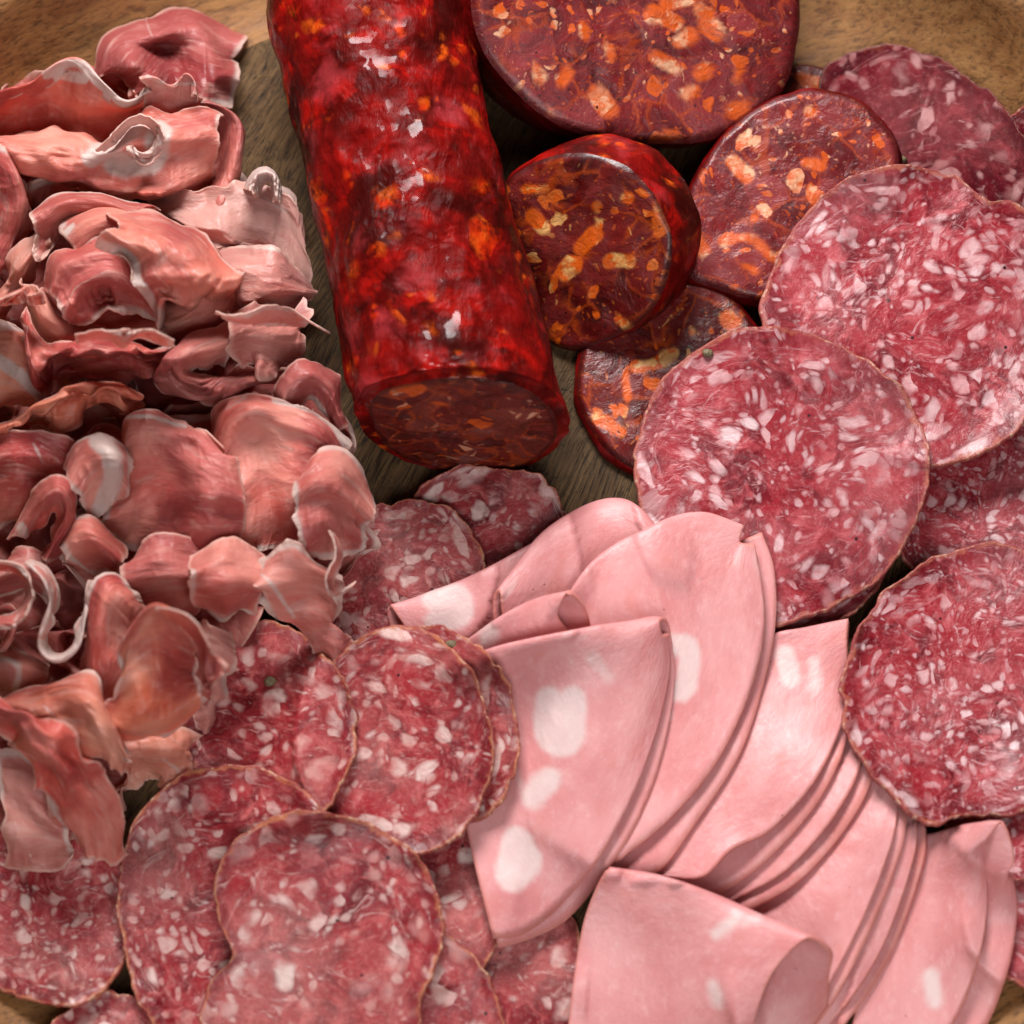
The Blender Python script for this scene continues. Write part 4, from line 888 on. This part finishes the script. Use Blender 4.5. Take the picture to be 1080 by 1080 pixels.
pro('yellowish frayed prosciutto ends below the rose', [
    [(120, 765, .1), (150, 770, .2), (180, 772, .25), (205, 775, .1)], [(122, 785, .3), (150, 790, .35), (178, 795, .35), (202, 798, .15)], [(125, 812, .15), (150, 808, .15), (178, 815, .2), (196, 812, .1)], [(128, 830, .0), (150, 824, .0), (178, 834, .05), (190, 826, .0)]], par=(1., .3, .1), ragged=10, fats=[([(172, 800), (190, 815)], 7, .5)])
pro('grey pink prosciutto leaf standing right of the rose', [
    [(196, 668, .3), (208, 655, .5), (228, 664, .55), (243, 672, .3)], [(198, 700, .4), (210, 695, .55), (226, 700, .5), (240, 706, .3)], [(204, 740, .25), (214, 738, .35), (226, 738, .3), (234, 736, .15)], [(210, 772, .0), (216, 770, .05), (222, 766, .05), (226, 758, .0)]], par=(0, .45, .25), ragged=6)
pro('left petal of the prosciutto rose, smooth and rose coloured', [
    [(85, 740, .1), (88, 690, .2), (95, 640, .3), (108, 606, .3), (128, 606, .1)],
    [(95, 752, .5), (100, 700, .65), (108, 655, .65), (118, 622, .55), (136, 622, .25)],
    [(120, 758, .5), (128, 710, .65), (134, 670, .65), (140, 640, .55), (150, 638, .25)],
    [(145, 762, .2), (152, 720, .3), (154, 690, .3), (156, 660, .25), (160, 650, .1)]], par=(.1, 0, 0), noise=.02, wrinkle=.015, buckle=.08)
pro('front petal of the prosciutto rose, orange pink with a wavy cream edge', [
    [(108, 758, .05), (120, 772, .1), (150, 778, .1), (185, 768, .1), (212, 745, .05)],
    [(106, 750, .45), (124, 760, .55), (152, 764, .6), (184, 754, .55), (212, 735, .3)],
    [(118, 735, .6), (134, 725, .75), (156, 720, .85), (184, 716, .75), (208, 712, .45)],
    [(128, 712, .6), (136, 690, .85), (158, 672, .95), (184, 678, .85), (205, 692, .55)],
    [(124, 690, .7), (134, 668, .92), (160, 640, 1.1), (186, 650, 1.05), (208, 682, .7)],
    [(130, 690, .5), (142, 674, .62), (164, 654, .7), (184, 666, .65), (200, 690, .45)]], par=(.75, 0, 0), noise=.02, wrinkle=.02, buckle=.10, fats=[([(126, 694), (132, 672), (160, 642), (186, 654), (206, 682)], 4, .55), ([(104, 755), (120, 735), (130, 715)], 4, .6)])
pro('hanging left flap of prosciutto over the leftmost salami slice', [
    [(0, 800, .3), (20, 800, .3), (40, 815, .3), (55, 830, .15)], [(4, 840, .35), (22, 840, .35), (44, 850, .3), (64, 860, .15)], [(8, 880, .2), (26, 882, .25), (48, 884, .2), (70, 888, .1)], [(8, 912, .05), (28, 916, .05), (55, 914, .05), (76, 908, .0)]], par=(.1, .35, .3), noise=.03)
pro('rolled brownish prosciutto fold at the lower left of the heap', [
    [(-20, 745, .1), (30, 728, .25), (75, 716, .3), (100, 722, .2), (128, 780, .1)],
    [(-15, 755, .5), (32, 742, .6), (76, 732, .6), (106, 745, .5), (134, 795, .3)],
    [(10, 770, .5), (50, 765, .6), (85, 762, .6), (112, 778, .5), (134, 805, .25)],
    [(40, 785, .2), (70, 790, .3), (95, 795, .3), (115, 805, .25), (130, 818, .1)]], par=(.7, .1, .1), noise=.03, fats=[([(45, 745), (70, 768), (78, 785)], 6, .5)])
pro('diagonal prosciutto tongue with white streaks and a torn tip, lower left', [
    [(-20, 760, .2), (12, 775, .3), (35, 810, .3), (60, 860, .25), (85, 895, .1)],
    [(-15, 748, .55), (20, 768, .65), (48, 802, .65), (76, 850, .55), (98, 902, .3)],
    [(-10, 742, .6), (28, 758, .7), (62, 795, .7), (95, 845, .55), (112, 900, .3)],
    [(0, 735, .4), (45, 760, .5), (80, 785, .5), (118, 840, .35), (130, 900, .1)]], par=(.2, 0, .0), ragged=5, noise=.03, fats=[([(2, 770), (20, 785), (38, 800)], 5, .6), ([(50, 790), (80, 830)], 4, .4), ([(45, 830), (72, 870), (82, 890)], 9, .6)])
pro('inner wall of the prosciutto rose, shaded behind the wavy front petal', [
    [(160, 652, .2), (180, 656, .25), (202, 672, .25), (216, 705, .2), (216, 745, .1)], [(164, 640, .7), (186, 642, .85), (210, 662, .85), (222, 700, .7), (221, 742, .4)]], par=(.6, .1, .25), noise=.0, wrinkle=.01, buckle=.05, crease=.03, frill=.03, ragged=4)
pro('thin prosciutto ribbon on edge snaking above the thick horizontal fold', [
    [(84, 362, .1), (108, 356, .15), (130, 366, .15), (150, 358, .15), (176, 366, .1)], [(82, 354, .55), (110, 347, .6), (131, 356, .6), (152, 348, .6), (180, 358, .45)]], par=(.1, .25, .0), noise=.0, wrinkle=.01, buckle=.05, crease=.03, frill=.03)
pro('narrow prosciutto ribbon with a crimped pale edge, between chorizo and ragged strip', [
    [(352, 560, .1), (360, 585, .15), (350, 608, .15), (362, 632, .1)], [(346, 562, .5), (352, 588, .55), (342, 610, .5), (354, 636, .4)]], par=(0, .35, .1), noise=.0, wrinkle=.01, buckle=.05, crease=.03, frill=.03, ragged=5)
pro('rose prosciutto ribbon looped on edge, left of the standing ribbon', [
    [(-10, 600, .1), (14, 606, .15), (26, 624, .2), (16, 646, .2), (-8, 652, .1)], [(-12, 592, .5), (16, 597, .6), (34, 622, .65), (20, 655, .6), (-10, 662, .4)]], par=(.1, .1, .0), noise=.0, wrinkle=.01, buckle=.05, crease=.03, frill=.03, fats=[([(10, 600), (30, 622), (18, 652)], 6, .5)])
pro('frayed prosciutto ribbon standing at the edge between pale curl and knot', [
    [(236, 336, .05), (262, 344, .15), (290, 338, .15), (318, 344, .05)], [(234, 328, .4), (263, 334, .5), (292, 328, .5), (322, 336, .35)]], par=(0, .45, .1), noise=.0, wrinkle=.01, buckle=.05, crease=.03, frill=.03, ragged=7)
pro('folded prosciutto ribbon at the far left, between rose sheet and frayed slice', [
    [(-20, 318, .1), (6, 322, .2), (22, 312, .2), (44, 322, .1)], [(-22, 309, .5), (6, 312, .6), (24, 302, .6), (50, 314, .4)]], par=(.3, .2, .0), noise=.0, wrinkle=.01, buckle=.05, crease=.03, frill=.03, ragged=4)
''')

# ------------------------------------------------------------------ light
def area(name, loc, tgt, size, sy, power, colr):
    l = bpy.data.lights.new(name, 'AREA'); l.shape = 'RECTANGLE'; l.size = size * S; l.size_y = sy * S; l.energy = power; l.color = colr
    o = bpy.data.objects.new(name, l); col.objects.link(o); o.location = Vector(loc) * S
    o.rotation_euler = (Vector(tgt) - Vector(loc)).to_track_quat('-Z', 'Y').to_euler()
area('window_light', (-3, 16, 17), (.0, -1.5, 0), 11, 8, 7.1, (1, .985, .975))
area('fill_light', (2, -15, 19), (.5, -2.5, 0), 15, 11, 2.2, (.98, .99, 1))  # added fill lamp, brightens the lower centre and softens the shadows
w = bpy.data.worlds.new('World'); scene.world = w; w.use_nodes = True
w.node_tree.nodes['Background'].inputs[0].default_value = (.9, .95, 1, 1); w.node_tree.nodes['Background'].inputs[1].default_value = .035

# ------------------------------------------------------------------ camera
cd = bpy.data.cameras.new('Camera'); co = bpy.data.objects.new('Camera', cd); col.objects.link(co)
co.location = Vector(CAM) * S; co.rotation_euler = Vector(FWD).to_track_quat('-Z', 'Y').to_euler()
cd.sensor_width = 36; cd.lens = 18 / (5.4 / DIST); cd.clip_start = .02; cd.clip_end = 50
cd.dof.use_dof = True; cd.dof.focus_distance = (DIST - .2) * S; cd.dof.aperture_fstop = 8
scene.camera = co
cy = scene.cycles; cy.max_bounces = 4; cy.diffuse_bounces = 2; cy.glossy_bounces = 2; cy.transmission_bounces = 2; cy.transparent_max_bounces = 4; cy.caustics_reflective = False; cy.caustics_refractive = False; cy.use_adaptive_sampling = True; cy.adaptive_threshold = .02
scene.view_settings.view_transform = 'Standard'; scene.view_settings.look = 'None'; scene.view_settings.exposure = 0
